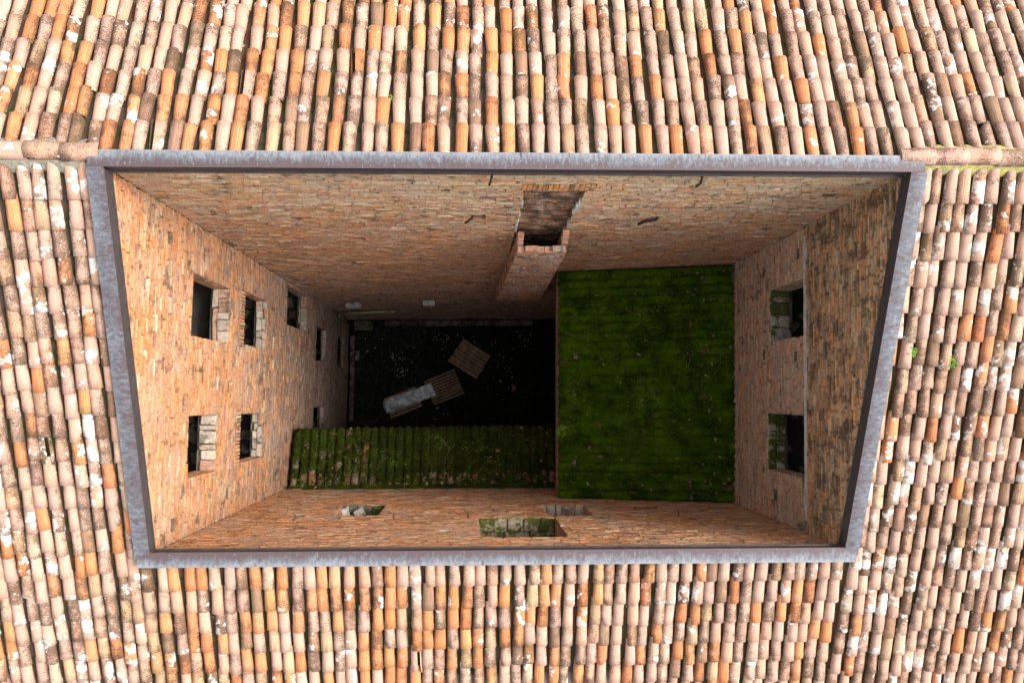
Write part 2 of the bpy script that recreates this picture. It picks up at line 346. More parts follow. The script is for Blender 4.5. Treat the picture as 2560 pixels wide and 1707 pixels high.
# ------------------------------------------------------------------ main dimensions
ZR = 21.3                       # top of the metal coping at the ridge
TAN = math.tan(math.radians(20.9)); COS = math.cos(math.radians(20.9)); SIN = math.sin(math.radians(20.9))
GZ = -0.2
CNW, CNE, CSE, CSW = (-4.98, 3.14), (6.20, 3.14), (6.045, -2.48), (-5.09, -2.385)      # inner edge of the copings
NW, NE, SE, SW = (-5.02, 3.18), (6.275, 3.18), (6.12, -2.525), (-5.13, -2.43)             # wall faces just behind it
RY, RZ = 3.36, 21.13            # ridge of the roof deck
def slope_z(y): return ZR + (y - 3.14) * TAN
def wall_frame(P, Q):
    t = Vector((Q[0] - P[0], Q[1] - P[1], 0)); L = t.length; t.normalize(); n = Vector((-t.y, t.x, 0))
    return Matrix(((t.x, n.x, 0, P[0]), (t.y, n.y, 0, P[1]), (0, 0, 1, 0), (0, 0, 0, 1))), L

# ------------------------------------------------------------------ ground and outer walls
S = 400
g = mesh_obj('ground', [(-S, -S, GZ - 0.05), (S, -S, GZ - 0.05), (S, S, GZ - 0.05), (-S, S, GZ - 0.05)], [(0, 1, 2, 3)], 'soil'); g['kind'] = 'structure'
m = MB()
nx, ny = 60, 34
for j in range(ny + 1):
    for i in range(nx + 1):
        x = -5.3 + 11.9 * i / nx; y = -2.8 + 6.2 * j / ny
        m.v.append((x, y, GZ + 0.05 * noise.noise((x * 1.1, y * 1.1, 3)) + 0.03 * noise.noise((x * 4, y * 4, 1))))
for j in range(ny):
    for i in range(nx):
        a = j * (nx + 1) + i; m.f.append((a, a + 1, a + nx + 2, a + nx + 1))
cf = m.build('courtyard_floor', 'soil', smooth=True); cf['kind'] = 'structure'

# ------------------------------------------------------------------ courtyard walls
def build_wall(name, label, P, Q, top, zbase, zbrick, opens, matb, matm, pal, skip=None, prot=None, backmat='mortar', nobj=300, soldiers=(), zone=None):
    """opens: (u0,u1,z0,z1,depth,kind); front plane local y=0, courtyard at -y"""
    F, L = wall_frame(P, Q)
    w = thing(name, label, 'wall', mtx=F @ Matrix.Translation((L / 2, 0, zbase)))
    us = sorted({0.0, L, *[o[0] for o in opens], *[o[1] for o in opens]})
    # mortar backing with real openings
    mb = MB(); y = 0.04
    for a, b in zip(us, us[1:]):
        mid = (a + b) / 2
        cuts = sorted((o[2], o[3]) for o in opens if o[0] <= mid <= o[1])
        z = zbase
        for c0, c1 in cuts:
            if c0 > z: mb.quad((a, y, z), (b, y, z), (b, y, c0), (a, y, c0))
            z = max(z, c1)
        mb.quad((a, y, z), (b, y, z), (b, y, top(b)), (a, y, top(a)))
    mb.build('mortar', backmat, w, F)
    # bricks
    bricks = []
    z = zbrick; row = 0
    while z < max(top(0), top(L)) - 0.02:
        h = uni(0.068, 0.078)
        u = -uni(0, 0.2); drift = uni(-0.004, 0.004)
        while u < L:
            l = random.choice((0.28, 0.29, 0.30, 0.27, 0.16, 0.24)) * uni(0.92, 1.1)
            a, b = max(u, 0.004), min(u + l - uni(0.005, 0.010), L - 0.004); u += l
            if b - a < 0.03: continue
            z0, z1 = z, z + h - uni(0.011, 0.017)
            if z1 > min(top(a), top(b)) - 0.015: continue
            if skip and skip((a + b) / 2, z0): continue
            segs = [(a, b)]
            for o in list(opens) + list(soldiers):
                if z1 > o[2] + 0.01 and z0 < o[3] - 0.01:
                    ns = []
                    for p, q in segs:
                        if q <= o[0] or p >= o[1]: ns.append((p, q)); continue
                        if o[0] - p > 0.03: ns.append((p, o[0]))
                        if q - o[1] > 0.03: ns.append((o[1], q))
                    segs = ns
            for p, q in segs:
                pr = uni(0.0, 0.012) + (0.012 if rnd() < 0.06 else 0) - (0.028 if rnd() < 0.05 else 0)
                if prot: pr += prot((p + q) / 2, z0)
                bricks.append((p, q - (uni(0.01, 0.03) if rnd() < 0.2 and q - p > 0.1 else 0), -pr, 0.06, z0, z1))
        z += h; row += 1
    sol0 = len(bricks)
    for s0, s1, z0, z1, fan in soldiers:
        n = max(3, int((s1 - s0) / 0.075))
        for i in range(n):
            a = s0 + (s1 - s0) * i / n
            bricks.append((a + 0.004, a + (s1 - s0) / n - 0.006, -uni(0.004, 0.016), 0.06, z0 + 0.004, z1 - uni(0.004, 0.02)))
    sol1 = len(bricks)
    # jamb bricks inside the window reveals
    for o in opens:
        if o[5] == 'hole': continue
        z = o[2]; k = 0
        while z < o[3] - 0.03:
            h = 0.085
            for side in (0, 1):
                y0 = 0.064
                lens = (0.20, 0.12, 0.24) if k % 2 else (0.10, 0.24, 0.2)
                for ln in lens:
                    y1 = min(y0 + ln, o[4] - 0.005)
                    if y1 - y0 < 0.03: break
                    pr = uni(0, 0.012); ub = o[0] if side == 0 else o[1]
                    bricks.append((ub - 0.05, ub + pr, y0, y1 - 0.012, z, min(z + h - 0.012, o[3] - 0.005)) if side == 0 else (ub - pr, ub + 0.05, y0, y1 - 0.012, z, min(z + h - 0.012, o[3] - 0.005)))
                    y0 = y1
            z += h; k += 1
    # the largest in view become parts of their own, the rest one mass
    Fi = np.array(F.inverted()); cl = Fi @ np.array([*CAM, 1.0])
    bb = np.array(bricks); cen = np.stack([(bb[:, 0] + bb[:, 1]) / 2, bb[:, 2], (bb[:, 4] + bb[:, 5]) / 2], 1)
    vec = cl[:3] - cen; d = np.linalg.norm(vec, axis=1)
    area = (bb[:, 1] - bb[:, 0]) * (bb[:, 5] - bb[:, 4]) * np.abs(vec[:, 1]) / d ** 3
    area[bb[:, 2] > 0.05] = 0
    order = np.argsort(-area); big = set(order[:nobj].tolist())
    masses = (MB(), MB())
    for i, (a, b, y0, y1, z0, z1) in enumerate(bricks):
        up = zone is not None and (z0 > zone)
        tint = pick([((0.58, 0.24, 0.075), 3), ((0.56, 0.29, 0.13), 2)]) if sol0 <= i < sol1 and z0 > 19 else pick(pal(z0))
        if y0 < 0.05:
            cg = 1 + 0.24 * noise.noise((z0 * 23.7, 1.3, b * 0.16)); tint = (tint[0] * cg, tint[1] * cg, tint[2] * cg, tint[3])
        if i in big:
            mt = F @ Matrix.Translation(((a + b) / 2, (y0 + y1) / 2, (z0 + z1) / 2)) @ Matrix.Rotation(uni(-0.02, 0.02), 4, 'Y') @ Matrix.Rotation(uni(-0.03, 0.03), 4, 'Z') @ Matrix.Diagonal((b - a, y1 - y0, z1 - z0, 1))
            link('brick', random.choice(BR[matb[1] if up else matb[0]]), w, mt, None, tint)
        else:
            mass = masses[1 if up else 0]; k = len(mass.v); j = 0.005; e = 0.005
            yo = y0
            if y0 < 0.05:
                mass.v += [(a + e + uni(-j, j), yo, z0 + e + uni(-j, j)), (b - e + uni(-j, j), yo, z0 + e + uni(-j, j)), (b - e + uni(-j, j), yo + uni(-.004, .004), z1 - e + uni(-j, j)), (a + e + uni(-j, j), yo + uni(-.004, .004), z1 - e + uni(-j, j)),
                           (a, y1, z0), (b, y1, z0), (b, y1, z1), (a, y1, z1)]
                mass.f += [(k, k + 1, k + 2, k + 3), (k + 3, k + 2, k + 6, k + 7), (k, k + 4, k + 5, k + 1), (k, k + 3, k + 7, k + 4), (k + 1, k + 5, k + 6, k + 2)]
                mass.t += [tint] * 8
            else:
                mass.box(a, b, y0, y1, z0, z1, None, tint, 0.003)
    for ms, mm_ in zip(masses, matm):
        if ms.v: ms.build('brick_courses', mm_, w, F, 'stuff')
    return w, F, L
def room(w, F, o, down=1.1, ext=0.7, deep=2.6, sillgap=0.0):
    u0, u1, z0, z1, d, _ = o; m = MB()
    a, b, c, e, y0, y1 = u0 - ext, u1 + ext, z0 - down, z1 + 0.35, d, d + deep
    m.quad((a, y0, c), (b, y0, c), (b, y1, c), (a, y1, c)); m.quad((a, y0, e), (a, y1, e), (b, y1, e), (b, y0, e))
    m.quad((a, y0, c), (a, y1, c), (a, y1, e), (a, y0, e)); m.quad((b, y0, c), (b, y0, e), (b, y1, e), (b, y1, c)); m.quad((a, y1, c), (b, y1, c), (b, y1, e), (a, y1, e))
    for p, q, r, s in ((a, u0, c, e), (u1, b, c, e), (u0, u1, c, z0), (u0, u1, z1, e)): m.quad((p, y0, r), (q, y0, r), (q, y0, s), (p, y0, s))
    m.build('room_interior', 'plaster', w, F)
def window(w, F, o, sill='stone', rows=2, n=5, revealmat='mortar_dark', headmat='wood_dark', back=True, seed=1, pal=None, gaps=0.0):
    u0, u1, z0, z1, d, _ = o; r = random.Random(seed)
    m = MB(); y = 0.04
    m.quad((u0, y, z0), (u0, y, z1), (u0, d, z1), (u0, d, z0)); m.quad((u1, y, z0), (u1, d, z0), (u1, d, z1), (u1, y, z1))
    m.quad((u0, y, z0 - 0.06), (u0, d, z0 - 0.06), (u1, d, z0 - 0.06), (u1, y, z0 - 0.06))
    m.quad((u0, y, z1), (u1, y, z1), (u1, d, z1), (u0, d, z1))
    win = m.build('window', revealmat, w, F)
    hm = MB(); hm.box(u0 + 0.004, u1 - 0.004, 0.03, d - 0.02, z1 - 0.07, z1 - 0.004, None, None, 0.006); hm.build('lintel', headmat, win, F)
    pal = pal or [((0.44, 0.33, 0.25), 3), ((0.36, 0.30, 0.23), 3), ((0.50, 0.42, 0.33), 2), ((0.40, 0.21, 0.13), 1.5)]
    dep = d - 0.02; ys = [0.0]
    for i in range(rows - 1): ys.append(dep * (i + 1) / rows + r.uniform(-0.06, 0.06))
    ys.append(dep)
    for i in range(rows):
        nn = n + (r.choice((-1, 0, 1)) if rows > 1 else 0); cuts = [u0]
        for k in range(1, nn): cuts.append(u0 + (u1 - u0) * k / nn + r.uniform(-0.05, 0.05))
        cuts.append(u1)
        for p, q in zip(cuts, cuts[1:]):
            if r.random() < gaps: continue
            y0, y1 = ys[i] + 0.004 + r.uniform(0, 0.012), ys[i + 1] - 0.004 - (r.uniform(0, 0.06) if i == rows - 1 else 0)
            h = 0.10 + r.uniform(-0.02, 0.07)
            mt = F @ Matrix.Translation(((p + q) / 2, (y0 + y1) / 2, z0 - 0.05 + h * 0.0 + 0.02)) @ Matrix.Rotation(r.uniform(-.06, .06), 4, 'Z') @ Matrix.Rotation(r.uniform(-.04, .04), 4, 'Y') @ Matrix.Diagonal((q - p - 0.018, y1 - y0, h, 1))
            link('sill_stone', r.choice(ST[sill]), win, mt, None, pick(pal))
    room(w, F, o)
    for _ in range(7):
        k = r.uniform(0.12, 0.3)
        link('rubble_stone', r.choice(ST['stone']), win, F @ Matrix.Translation((r.uniform(u0 - .1, u1 + .1), d + r.uniform(0.12, 0.9), z0 - 1.1 + k * .3)) @ Matrix.Rotation(r.uniform(0, 3), 4, 'Z') @ Matrix.Diagonal((k, k * r.uniform(.6, 1), k * .6, 1)), None, (0.6, 0.5, 0.42, r.random()))
    return win
def hole(w, F, o):
    u0, u1, z0, z1, d, _ = o; m = MB(); y = 0.04
    m.quad((u0, y, z0), (u0, y, z1), (u0, d, z1), (u0, d, z0)); m.quad((u1, y, z0), (u1, d, z0), (u1, d, z1), (u1, y, z1))
    m.quad((u0, y, z0), (u0, d, z0), (u1, d, z0), (u1, y, z0)); m.quad((u0, y, z1), (u1, y, z1), (u1, d, z1), (u0, d, z1)); m.quad((u0, d, z0), (u0, d, z1), (u1, d, z1), (u1, d, z0))
    m.build('putlog_hole', 'mortar_dark', w, F)
def H(u, z, wd=0.22, ht=0.19, d=0.6): return (u - wd / 2, u + wd / 2, z - ht / 2, z + ht / 2, d, 'hole')

WTOP = 0.14
# west wall: u runs from the south end to the north end
LW = math.dist(SW, NW); fw = lambda a, b: (LW - b, LW - a)
def W_(a, b, z0, z1, d=0.55): return (LW - b, LW - a, z0, z1, d, 'win')
ow = [W_(0.90, 2.03, 15.47, 17.58, .38), W_(0.80, 1.97, 12.55, 14.35, .28), W_(0.10, 1.17, 7.85, 10.43, .30), W_(0.85, 1.95, 4.65, 6.30, .20), W_(3.47, 4.58, 16.0, 17.57, .36), W_(3.50, 4.56, 12.58, 14.37, .27), W_(3.45, 4.55, 4.77, 6.5, .2), W_(0.85, 1.98, 0.9, 2.3, .16)]
hw = [H(LW - u, z) for u, z in ((2.76, 16.89), (2.93, 15.27), (2.57, 11.96), (0.45, 17.03), (2.74, 12.84), (2.69, 10.23), (0.20, 15.41), (5.17, 12.56), (5.17, 11.21), (5.3, 18.05), (5.12, 15.1), (0.5, 18.74))]
sold_w = [(LW - 1.97 - 0.06, LW - 0.80 + 0.06, 14.36, 14.66, 1), (LW - 4.56 - 0.06, LW - 3.50 + 0.06, 14.38, 14.68, 1), (LW - 1.2, LW - 0.1, 10.44, 10.72, 1)]
topW = lambda u: slope_z(SW[1] + (NW[1] - SW[1]) * u / LW) - WTOP
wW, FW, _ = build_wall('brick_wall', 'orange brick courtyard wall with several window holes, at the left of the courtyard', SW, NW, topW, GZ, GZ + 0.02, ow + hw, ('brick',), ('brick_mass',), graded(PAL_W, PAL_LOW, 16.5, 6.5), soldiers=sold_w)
for i, o in enumerate(ow): window(wW, FW, o, 'stone', 1 if i == 4 else 2, 6 if i == 4 else 4, seed=20 + i, gaps=0.0 if i != 1 else 0.05)
for o in hw: hole(wW, FW, o)
# north wall: u from west to east
LN = NE[0] - NW[0]
FU0, FU1 = 0.80 - NW[0], 1.74 - NW[0]
chase = (FU0, FU1, 9.0, 20.04, 0.16, 'hole')
hn = [H(5.13, 18.22, 0.22, 0.26), H(4.59, 19.92, 0.14, 0.12), H(10.72, 19.75, 0.3, 0.2), H(10.62, 17.24, 0.22, 0.3), H(10.55, 15.6, 0.24, 0.2), H(8.22, 18.15, 0.24, 0.2), H(7.30, 15.96, 0.3, 0.2), H(0.35, 9.6, 0.3, 0.4), H(3.2, 17.5, 0.12, 0.1)]
topN = lambda u: ZR - WTOP
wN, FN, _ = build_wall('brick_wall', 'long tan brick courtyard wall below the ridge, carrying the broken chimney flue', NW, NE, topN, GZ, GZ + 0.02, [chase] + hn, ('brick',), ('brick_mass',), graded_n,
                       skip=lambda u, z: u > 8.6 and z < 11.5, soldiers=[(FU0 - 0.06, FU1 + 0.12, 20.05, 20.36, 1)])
for o in hn: hole(wN, FN, o)
# east wall: u from north to south, upper part slightly corbelled out
LE = math.dist(NE, SE); ZL = 17.6
oe = [(0.97, 2.05, 15.72, 17.56, 0.46, 'win'), (3.55, 4.72, 15.53, 17.54, 0.42, 'win')]
he = [H(0.45, 17.10, 0.2, 0.2), H(0.52, 15.3), H(2.43, 16.98, 0.2, 0.18), H(2.3, 15.29), H(5.2, 15.9), H(5.25, 18.38, 0.3, 0.24), H(0.3, 18.94, 0.3, 0.2)]
topE = lambda u: slope_z(NE[1] + (SE[1] - NE[1]) * u / LE) - WTOP
wE, FE, _ = build_wall('brick_wall', 'dark stained brick courtyard wall with two window holes above the large mossy roof', NE, SE, topE, GZ, 11.6, oe + he, ('brick', 'brick_dirty'), ('brick_mass', 'brick_dirty_mass'), lambda z: PAL_E if z > 17.58 else PAL_EL, zone=17.58,
                       prot=lambda u, z: 0.055 if z > ZL else 0.0, backmat='mortar_dark')
PAL_G = [((0.33, 0.30, 0.22), 3), ((0.28, 0.26, 0.18), 3), ((0.38, 0.36, 0.30), 1)]
window(wE, FE, oe[0], 'stone_moss', 1, 4, seed=41, pal=PAL_G); window(wE, FE, oe[1], 'stone_moss', 2, 6, seed=45, pal=PAL_G)
for o in he: hole(wE, FE, o)
m = MB(); n = 60
m.quad((0.02, -0.03, ZL + 0.02), (LE - 0.02, -0.03, ZL + 0.02), (LE - 0.02, -0.03, topE(LE)), (0.02, -0.03, topE(0)))
m.build('upper_mortar', 'mortar_dark', wE, FE)
m = MB()
for i in range(n + 1):
    u = 0.2 + (LE - 0.45) * i / n; a = 0.012 * noise.noise((u * 2.5, 0, 0)); b = 0.02 * noise.noise((u * 1.7, 5, 0))
    m.v += [(u, 0.02, ZL - 0.03 + b), (u, -0.075 + a, ZL - 0.03 + b), (u, -0.07 + a, ZL + 0.05 + b), (u, 0.02, ZL + 0.05 + b)]
for i in range(n):
    k = 4 * i
    for e in range(3): m.f.append((k + e, k + e + 1, k + e + 5, k + e + 4))
m.f += [(0, 1, 2, 3), (4 * n + 3, 4 * n + 2, 4 * n + 1, 4 * n)]
o = m.build('ledge', 'lime', wE, FE); o['label'] = 'thin pale mortar ledge across the dark wall'
# south wall: u from east to west
LS = math.dist(SE, SW)
def S_(a, b, z0, z1, d=0.5): return (LS - b, LS - a, z0, z1, d, 'win')
os_ = [S_(2.12, 3.10, 13.42, 15.05), S_(6.68, 7.65, 13.58, 15.17), S_(5.22, 6.80, 15.45, 17.72, 0.55)]
hs = [H(LS - u, z, wd, 0.16) for u, z, wd in ((3.75, 13.73, .3), (2.2, 15.37, .3), (2.0, 16.18, .3), (2.89, 17.01, .3), (4.02, 15.43, .3), (4.55, 17.04, .3), (4.9, 17.74, .3), (1.4, 14.88, .2), (7.46, 15.42, .35), (8.9, 15.29, .3), (8.18, 17.0, .3), (0.9, 16.1, .2))] + [(LS - 9.3, LS - 8.7, 13.6, 14.2, 0.3, 'hole')]
topS = lambda u: slope_z(-2.43) - WTOP
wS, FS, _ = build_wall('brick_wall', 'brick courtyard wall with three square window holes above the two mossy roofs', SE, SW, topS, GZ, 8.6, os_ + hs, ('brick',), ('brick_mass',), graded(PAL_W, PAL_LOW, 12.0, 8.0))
window(wS, FS, os_[0], 'stone_moss', 1, 3, seed=51, revealmat='lime', pal=[((0.10, 0.09, 0.07), 1)]); window(wS, FS, os_[1], 'stone', 1, 6, seed=52, revealmat='lime'); window(wS, FS, os_[2], 'stone_moss', 2, 6, seed=53, pal=[((0.36, 0.22, 0.13), 2), ((0.30, 0.25, 0.18), 3)])  # first window's sill stones coloured dark to paint in its unlit interior
for o in hs: hole(wS, FS, o)

# ------------------------------------------------------------------ chimney flue on the north wall
fl = thing('chimney_flue', 'broken brick chimney flue, open at the top, on the long tan wall', 'chimney', loc=(1.3, 2.97, 9.1))
def fx(z):   # left/right x of the flue body, widening downwards
    t = (17.1 - z) / 7.9; return 0.86 - 0.20 * t, 1.80 + 0.12 * t
YF, YB = 2.81, 3.18
bl = []
z = 9.22; k = 0
ragged = {}
while z < 17.75:
    h = 0.083; x0, x1 = fx(z)
    # front, up to a ragged top around 17.05
    if z < 16.93:
        x = x0 + (0 if k % 2 else -0.13)
        while x < x1:
            l = 0.27 * uni(0.9, 1.08); a, b = max(x, x0), min(x + l - 0.012, x1); x += l
            if b - a < 0.03: continue
            if z > 16.72 and rnd() < (0.7 if z > 16.84 else 0.35) and (a + b) / 2 < 1.45: continue
            bl.append((a, b, YF - uni(0, 0.012), YF + 0.11, z, z + h - 0.013))
    # cheeks rising towards the wall
    for side in (0, 1):
        y = YF + 0.115
        for ln in ((0.12, 0.1) if k % 2 else (0.07, 0.145)):
            y1 = min(y + ln, YB - 0.003)
            lim = 16.85 + (y - YF) * (1.3 if side == 0 else 1.9)
            if z < lim:
                a, b = (x0 - uni(0, 0.014), x0 + 0.10) if side == 0 else (x1 - 0.11, x1 + uni(0, 0.014))
                bl.append((a, b, y, y1 - 0.01, z, z + h - 0.013))
            y = y1
    z += h; k += 1
d = np.array([np.linalg.norm(CAM - np.array([(b[0] + b[1]) / 2, b[2], b[4]])) for b in bl])
order = set(np.argsort(d)[:300].tolist()); mass = MB()
for i, (a, b, y0, y1, z0, z1) in enumerate(bl):
    t = pick(PAL_F)
    if i in order: link('brick', random.choice(BR['flue']), fl, Matrix.Translation(((a + b) / 2, (y0 + y1) / 2, (z0 + z1) / 2)) @ Matrix.Rotation(uni(-.03, .03), 4, 'Z') @ Matrix.Diagonal((b - a, y1 - y0, z1 - z0, 1)), None, t)
    else: mass.box(a, b, y0, y1, z0, z1, None, t, 0.004)
mass.build('brick_courses', 'flue_mass', fl, None, 'stuff')
m = MB()
for za, zb in ((9.2, 13.2), (13.2, 16.7)):
    a0, a1 = fx(za); b0, b1 = fx(zb)
    m.quad((a0 + .015, YF + .015, za), (a1 - .015, YF + .015, za), (b1 - .015, YF + .015, zb), (b0 + .015, YF + .015, zb))
    m.quad((a0 + .015, YF + .015, za), (b0 + .015, YF + .015, zb), (b0 + .015, YB, zb), (a0 + .015, YB, za))
    m.quad((a1 - .015, YF + .015, za), (a1 - .015, YB, za), (b1 - .015, YB, zb), (b1 - .015, YF + .015, zb))
    m.quad((a0 + .09, YF + .1, za), (b0 + .09, YF + .1, zb), (b1 - .09, YF + .1, zb), (a1 - .09, YF + .1, za))
m.build('mortar', 'mortar', fl)
# pale mortar drips smeared on the front
m = MB()
for i in range(110):
    z = 16.6 - 5.4 * rnd() ** 1.6; a, b = fx(z); x = uni(a + 0.05, b - 0.05); w_, h_ = uni(0.015, 0.05), uni(0.006, 0.016)
    y = YF - 0.016
    m.tri((x - w_, y, z), (x + w_, y, z + uni(-.01, .01)), (x + uni(-.02, .02), y - 0.012, z + h_)); m.tri((x - w_, y, z), (x + uni(-.02, .02), y - 0.012, z - h_), (x + w_, y, z))
m.build('mortar_smear', 'pale', fl, None, 'stuff')
# sooty back of the chase, rough bricks, and the pale mortar torn along its edges
m = MB(); F = FN
z = 9.0
while z < 20.02:
    h = 0.085; u = FU0 + (0 if int(z * 100) % 2 else -0.1)
    while u < FU1:
        l = uni(0.2, 0.3); a, b = max(u, FU0), min(u + l - 0.01, FU1); u += l
        if b - a > 0.03: m.box(a, b, 0.155 - uni(0.0, 0.05), 0.24, z, min(z + h - 0.012, 20.03), None, pick(PAL_F), 0.008)
    z += h
m.build('chase_back', 'brick_soot', fl, F, 'stuff')
m = MB()
m.quad((FU0, 0.012, 9), (FU0, 0.012, 20.04), (FU0, 0.25, 20.04), (FU0, 0.25, 9)); m.quad((FU1, 0.012, 9), (FU1, 0.25, 9), (FU1, 0.25, 20.04), (FU1, 0.012, 20.04)); m.quad((FU0, .012, 20.04), (FU1, .012, 20.04), (FU1, .25, 20.04), (FU0, .25, 20.04)); m.quad((FU0, .24, 9), (FU1, .24, 9), (FU1, .24, 20.04), (FU0, .24, 20.04))
m.build('chase_reveal', 'mortar_dark', fl, F)
m = MB()
for side, u in ((0, FU0), (1, FU1)):
    z = 17.0 if side == 0 else 17.1
    while z < 19.3:
        h = uni(0.05, 0.18)
        if rnd() < (0.4 if side == 0 else 0.5):
            w_ = uni(0.02, 0.055)
            m.box(u - w_ / 2, u + w_ / 2, -uni(0.012, 0.03), 0.05, z, z + h, None, None, 0.015)
        z += h
m.build('torn_mortar', 'lime', fl, F, 'stuff')
m = MB(); a, b = fx(9.2); m.box(a + 0.03, b - 0.03, YF + 0.06, YB - 0.004, 9.0, 9.19, None, None, 0.008); m.build('corbel_beam', 'wood_dark', fl)

# ------------------------------------------------------------------ roofs of barrel tiles
TL = 0.50
def tile_geom(seed, chip=0, kind='cover'):
    """tapered half barrel, +Y up the slope; returns verts, faces, uvs"""
    r = random.Random(seed); v, f, uv = [], [], []
    wl, wu, hl, hu, th = 0.097, 0.080, 0.086, 0.071, 0.016
    if kind == 'ridge': wl, wu, hl, hu = 0.13, 0.125, 0.11, 0.105
    N = 8; st = (-TL / 2, -TL * 0.18, TL / 2)
    wob = [r.uniform(0.97, 1.03) for _ in range(6)]
    for si, y in enumerate(st):
        t = (y + TL / 2) / TL; w_, h_ = wl + (wu - wl) * t, hl + (hu - hl) * t
        for i in range(N + 1):
            a = math.pi * i / N; x = -w_ * math.cos(a) * wob[si]; z = h_ * math.sin(a) ** 0.85 * wob[si + 3]
            yy = y + (r.uniform(-0.006, 0.006) if si == 0 else 0)
            if si == 0 and chip:
                if chip == 1 and i <= 3: yy += 0.10 * (4 - i) / 4
                if chip == 2 and i >= 5: yy += 0.13 * (i - 4) / 4
                if chip == 3: yy += 0.045 * (i % 2) + 0.03
            v.append((x, yy, z)); uv.append((i / N, t))
    for s in range(2):
        for i in range(N): a = s * (N + 1) + i; f.append((a, a + 1, a + N + 2, a + N + 1))
    k = len(v)
    for i in range(N + 1):
        x, y, z = v[i]; a = math.pi * i / N
        v.append((x * (1 - th / wl), y + 0.002, max(0, z - th * math.sin(a)))); uv.append((i / N, 0))
    for i in range(N): f.append((i + 1, i, k + i, k + i + 1))
    return v, f, uv
def split_tile(seed):
    v, f, uv = tile_geom(seed)
    N = 9
    f2 = [q for q in f if not (set(q) & {5, 14, 23} and set(q) & {6, 15, 24})]
    v = [(x + (0.012 if i % 9 >= 6 else -0.004), y - (0.02 if i % 9 >= 6 else 0), z - (0.006 if i % 9 >= 6 else 0)) for i, (x, y, z) in enumerate(v)]
    return v, f2 if f2 else f, uv
def tile_mesh(geom, mat, name='tile'):
    v, f, uv = geom; me = bpy.data.meshes.new(name); me.from_pydata(v, [], f); me.materials.append(M[mat])
    me.polygons.foreach_set('use_smooth', [True] * len(f))
    u = me.uv_layers.new(name='UVMap'); li = np.empty(len(me.loops), np.int32); me.loops.foreach_get('vertex_index', li)
    u.data.foreach_set('uv', np.asarray(uv, np.float32)[li].ravel()); me.update(); return me
GEO = [tile_geom(i) for i in range(8)] + [tile_geom(20, 1), tile_geom(21, 2), tile_geom(22, 3), split_tile(30)]
TM = {k: [tile_mesh(g_, k) for g_ in GEO] for k in ('tile', 'tile_l', 'tile_moss')}
GW = [8] * 8 + [1.6, 1.6, 1.2, 0.35]
RIDGE = [tile_mesh(tile_geom(50 + i, 0, 'ridge'), 'tile', 'ridge_tile') for i in range(3)]
TP = {'patina': (0.47, 0.295, 0.215), 'cream': (0.50, 0.345, 0.235), 'peach': (0.50, 0.265, 0.16), 'orange': (0.49, 0.19, 0.078), 'amber': (0.49, 0.225, 0.10), 'ochre': (0.43, 0.27, 0.16), 'brown': (0.27, 0.155, 0.095)}
def tile_tint(w):
    ks = list(w); k = random.choices(ks, [w[q] for q in ks])[0]; c = TP[k]; s = uni(0.88, 1.12)
    al = uni(0.55, 1.0) if k in ('patina', 'cream', 'peach') else uni(0.0, 0.5)
    return tuple(x * s * uni(0.95, 1.05) for x in c) + (al,)
W_N = {'patina': 6, 'cream': 2, 'peach': 3.5, 'orange': 2.6, 'amber': 1.6, 'ochre': 0.8, 'brown': 0.9}
W_P = {'patina': 7, 'cream': 2, 'peach': 4, 'orange': 1.3, 'amber': 0.8, 'ochre': 0.9, 'brown': 0.7}
W_O = {'patina': 4.5, 'cream': 2, 'peach': 3.5, 'orange': 3.6, 'amber': 2.6, 'ochre': 0.8, 'brown': 1.0}
def zone_n(x): return W_O if x + uni(-2, 2) < -0.8 else (W_P if x + uni(-2, 2) > 3.5 else W_N)
def zone_s(x): return W_O if x + uni(-2, 2) < 1.5 else W_N
def deck_mtx(x, s, side):
    """frame on the roof deck at distance s below the ridge; side +1 north, -1 south; local +Y up the slope"""
    y = RY + side * s * COS; z = RZ - s * SIN
    R = Matrix.Rotation(math.radians(20.9), 4, 'X')
    if side > 0: R = Matrix.Rotation(math.pi, 4, 'Z') @ R
    return Matrix.Translation((x, y, z)) @ R
def inframe(p):
    c = cam.matrix_world.inverted() @ Vector(p); u, v_ = -c.x / c.z, -c.y / c.z
    return abs(u) < 0.655 and abs(v_) < 0.44
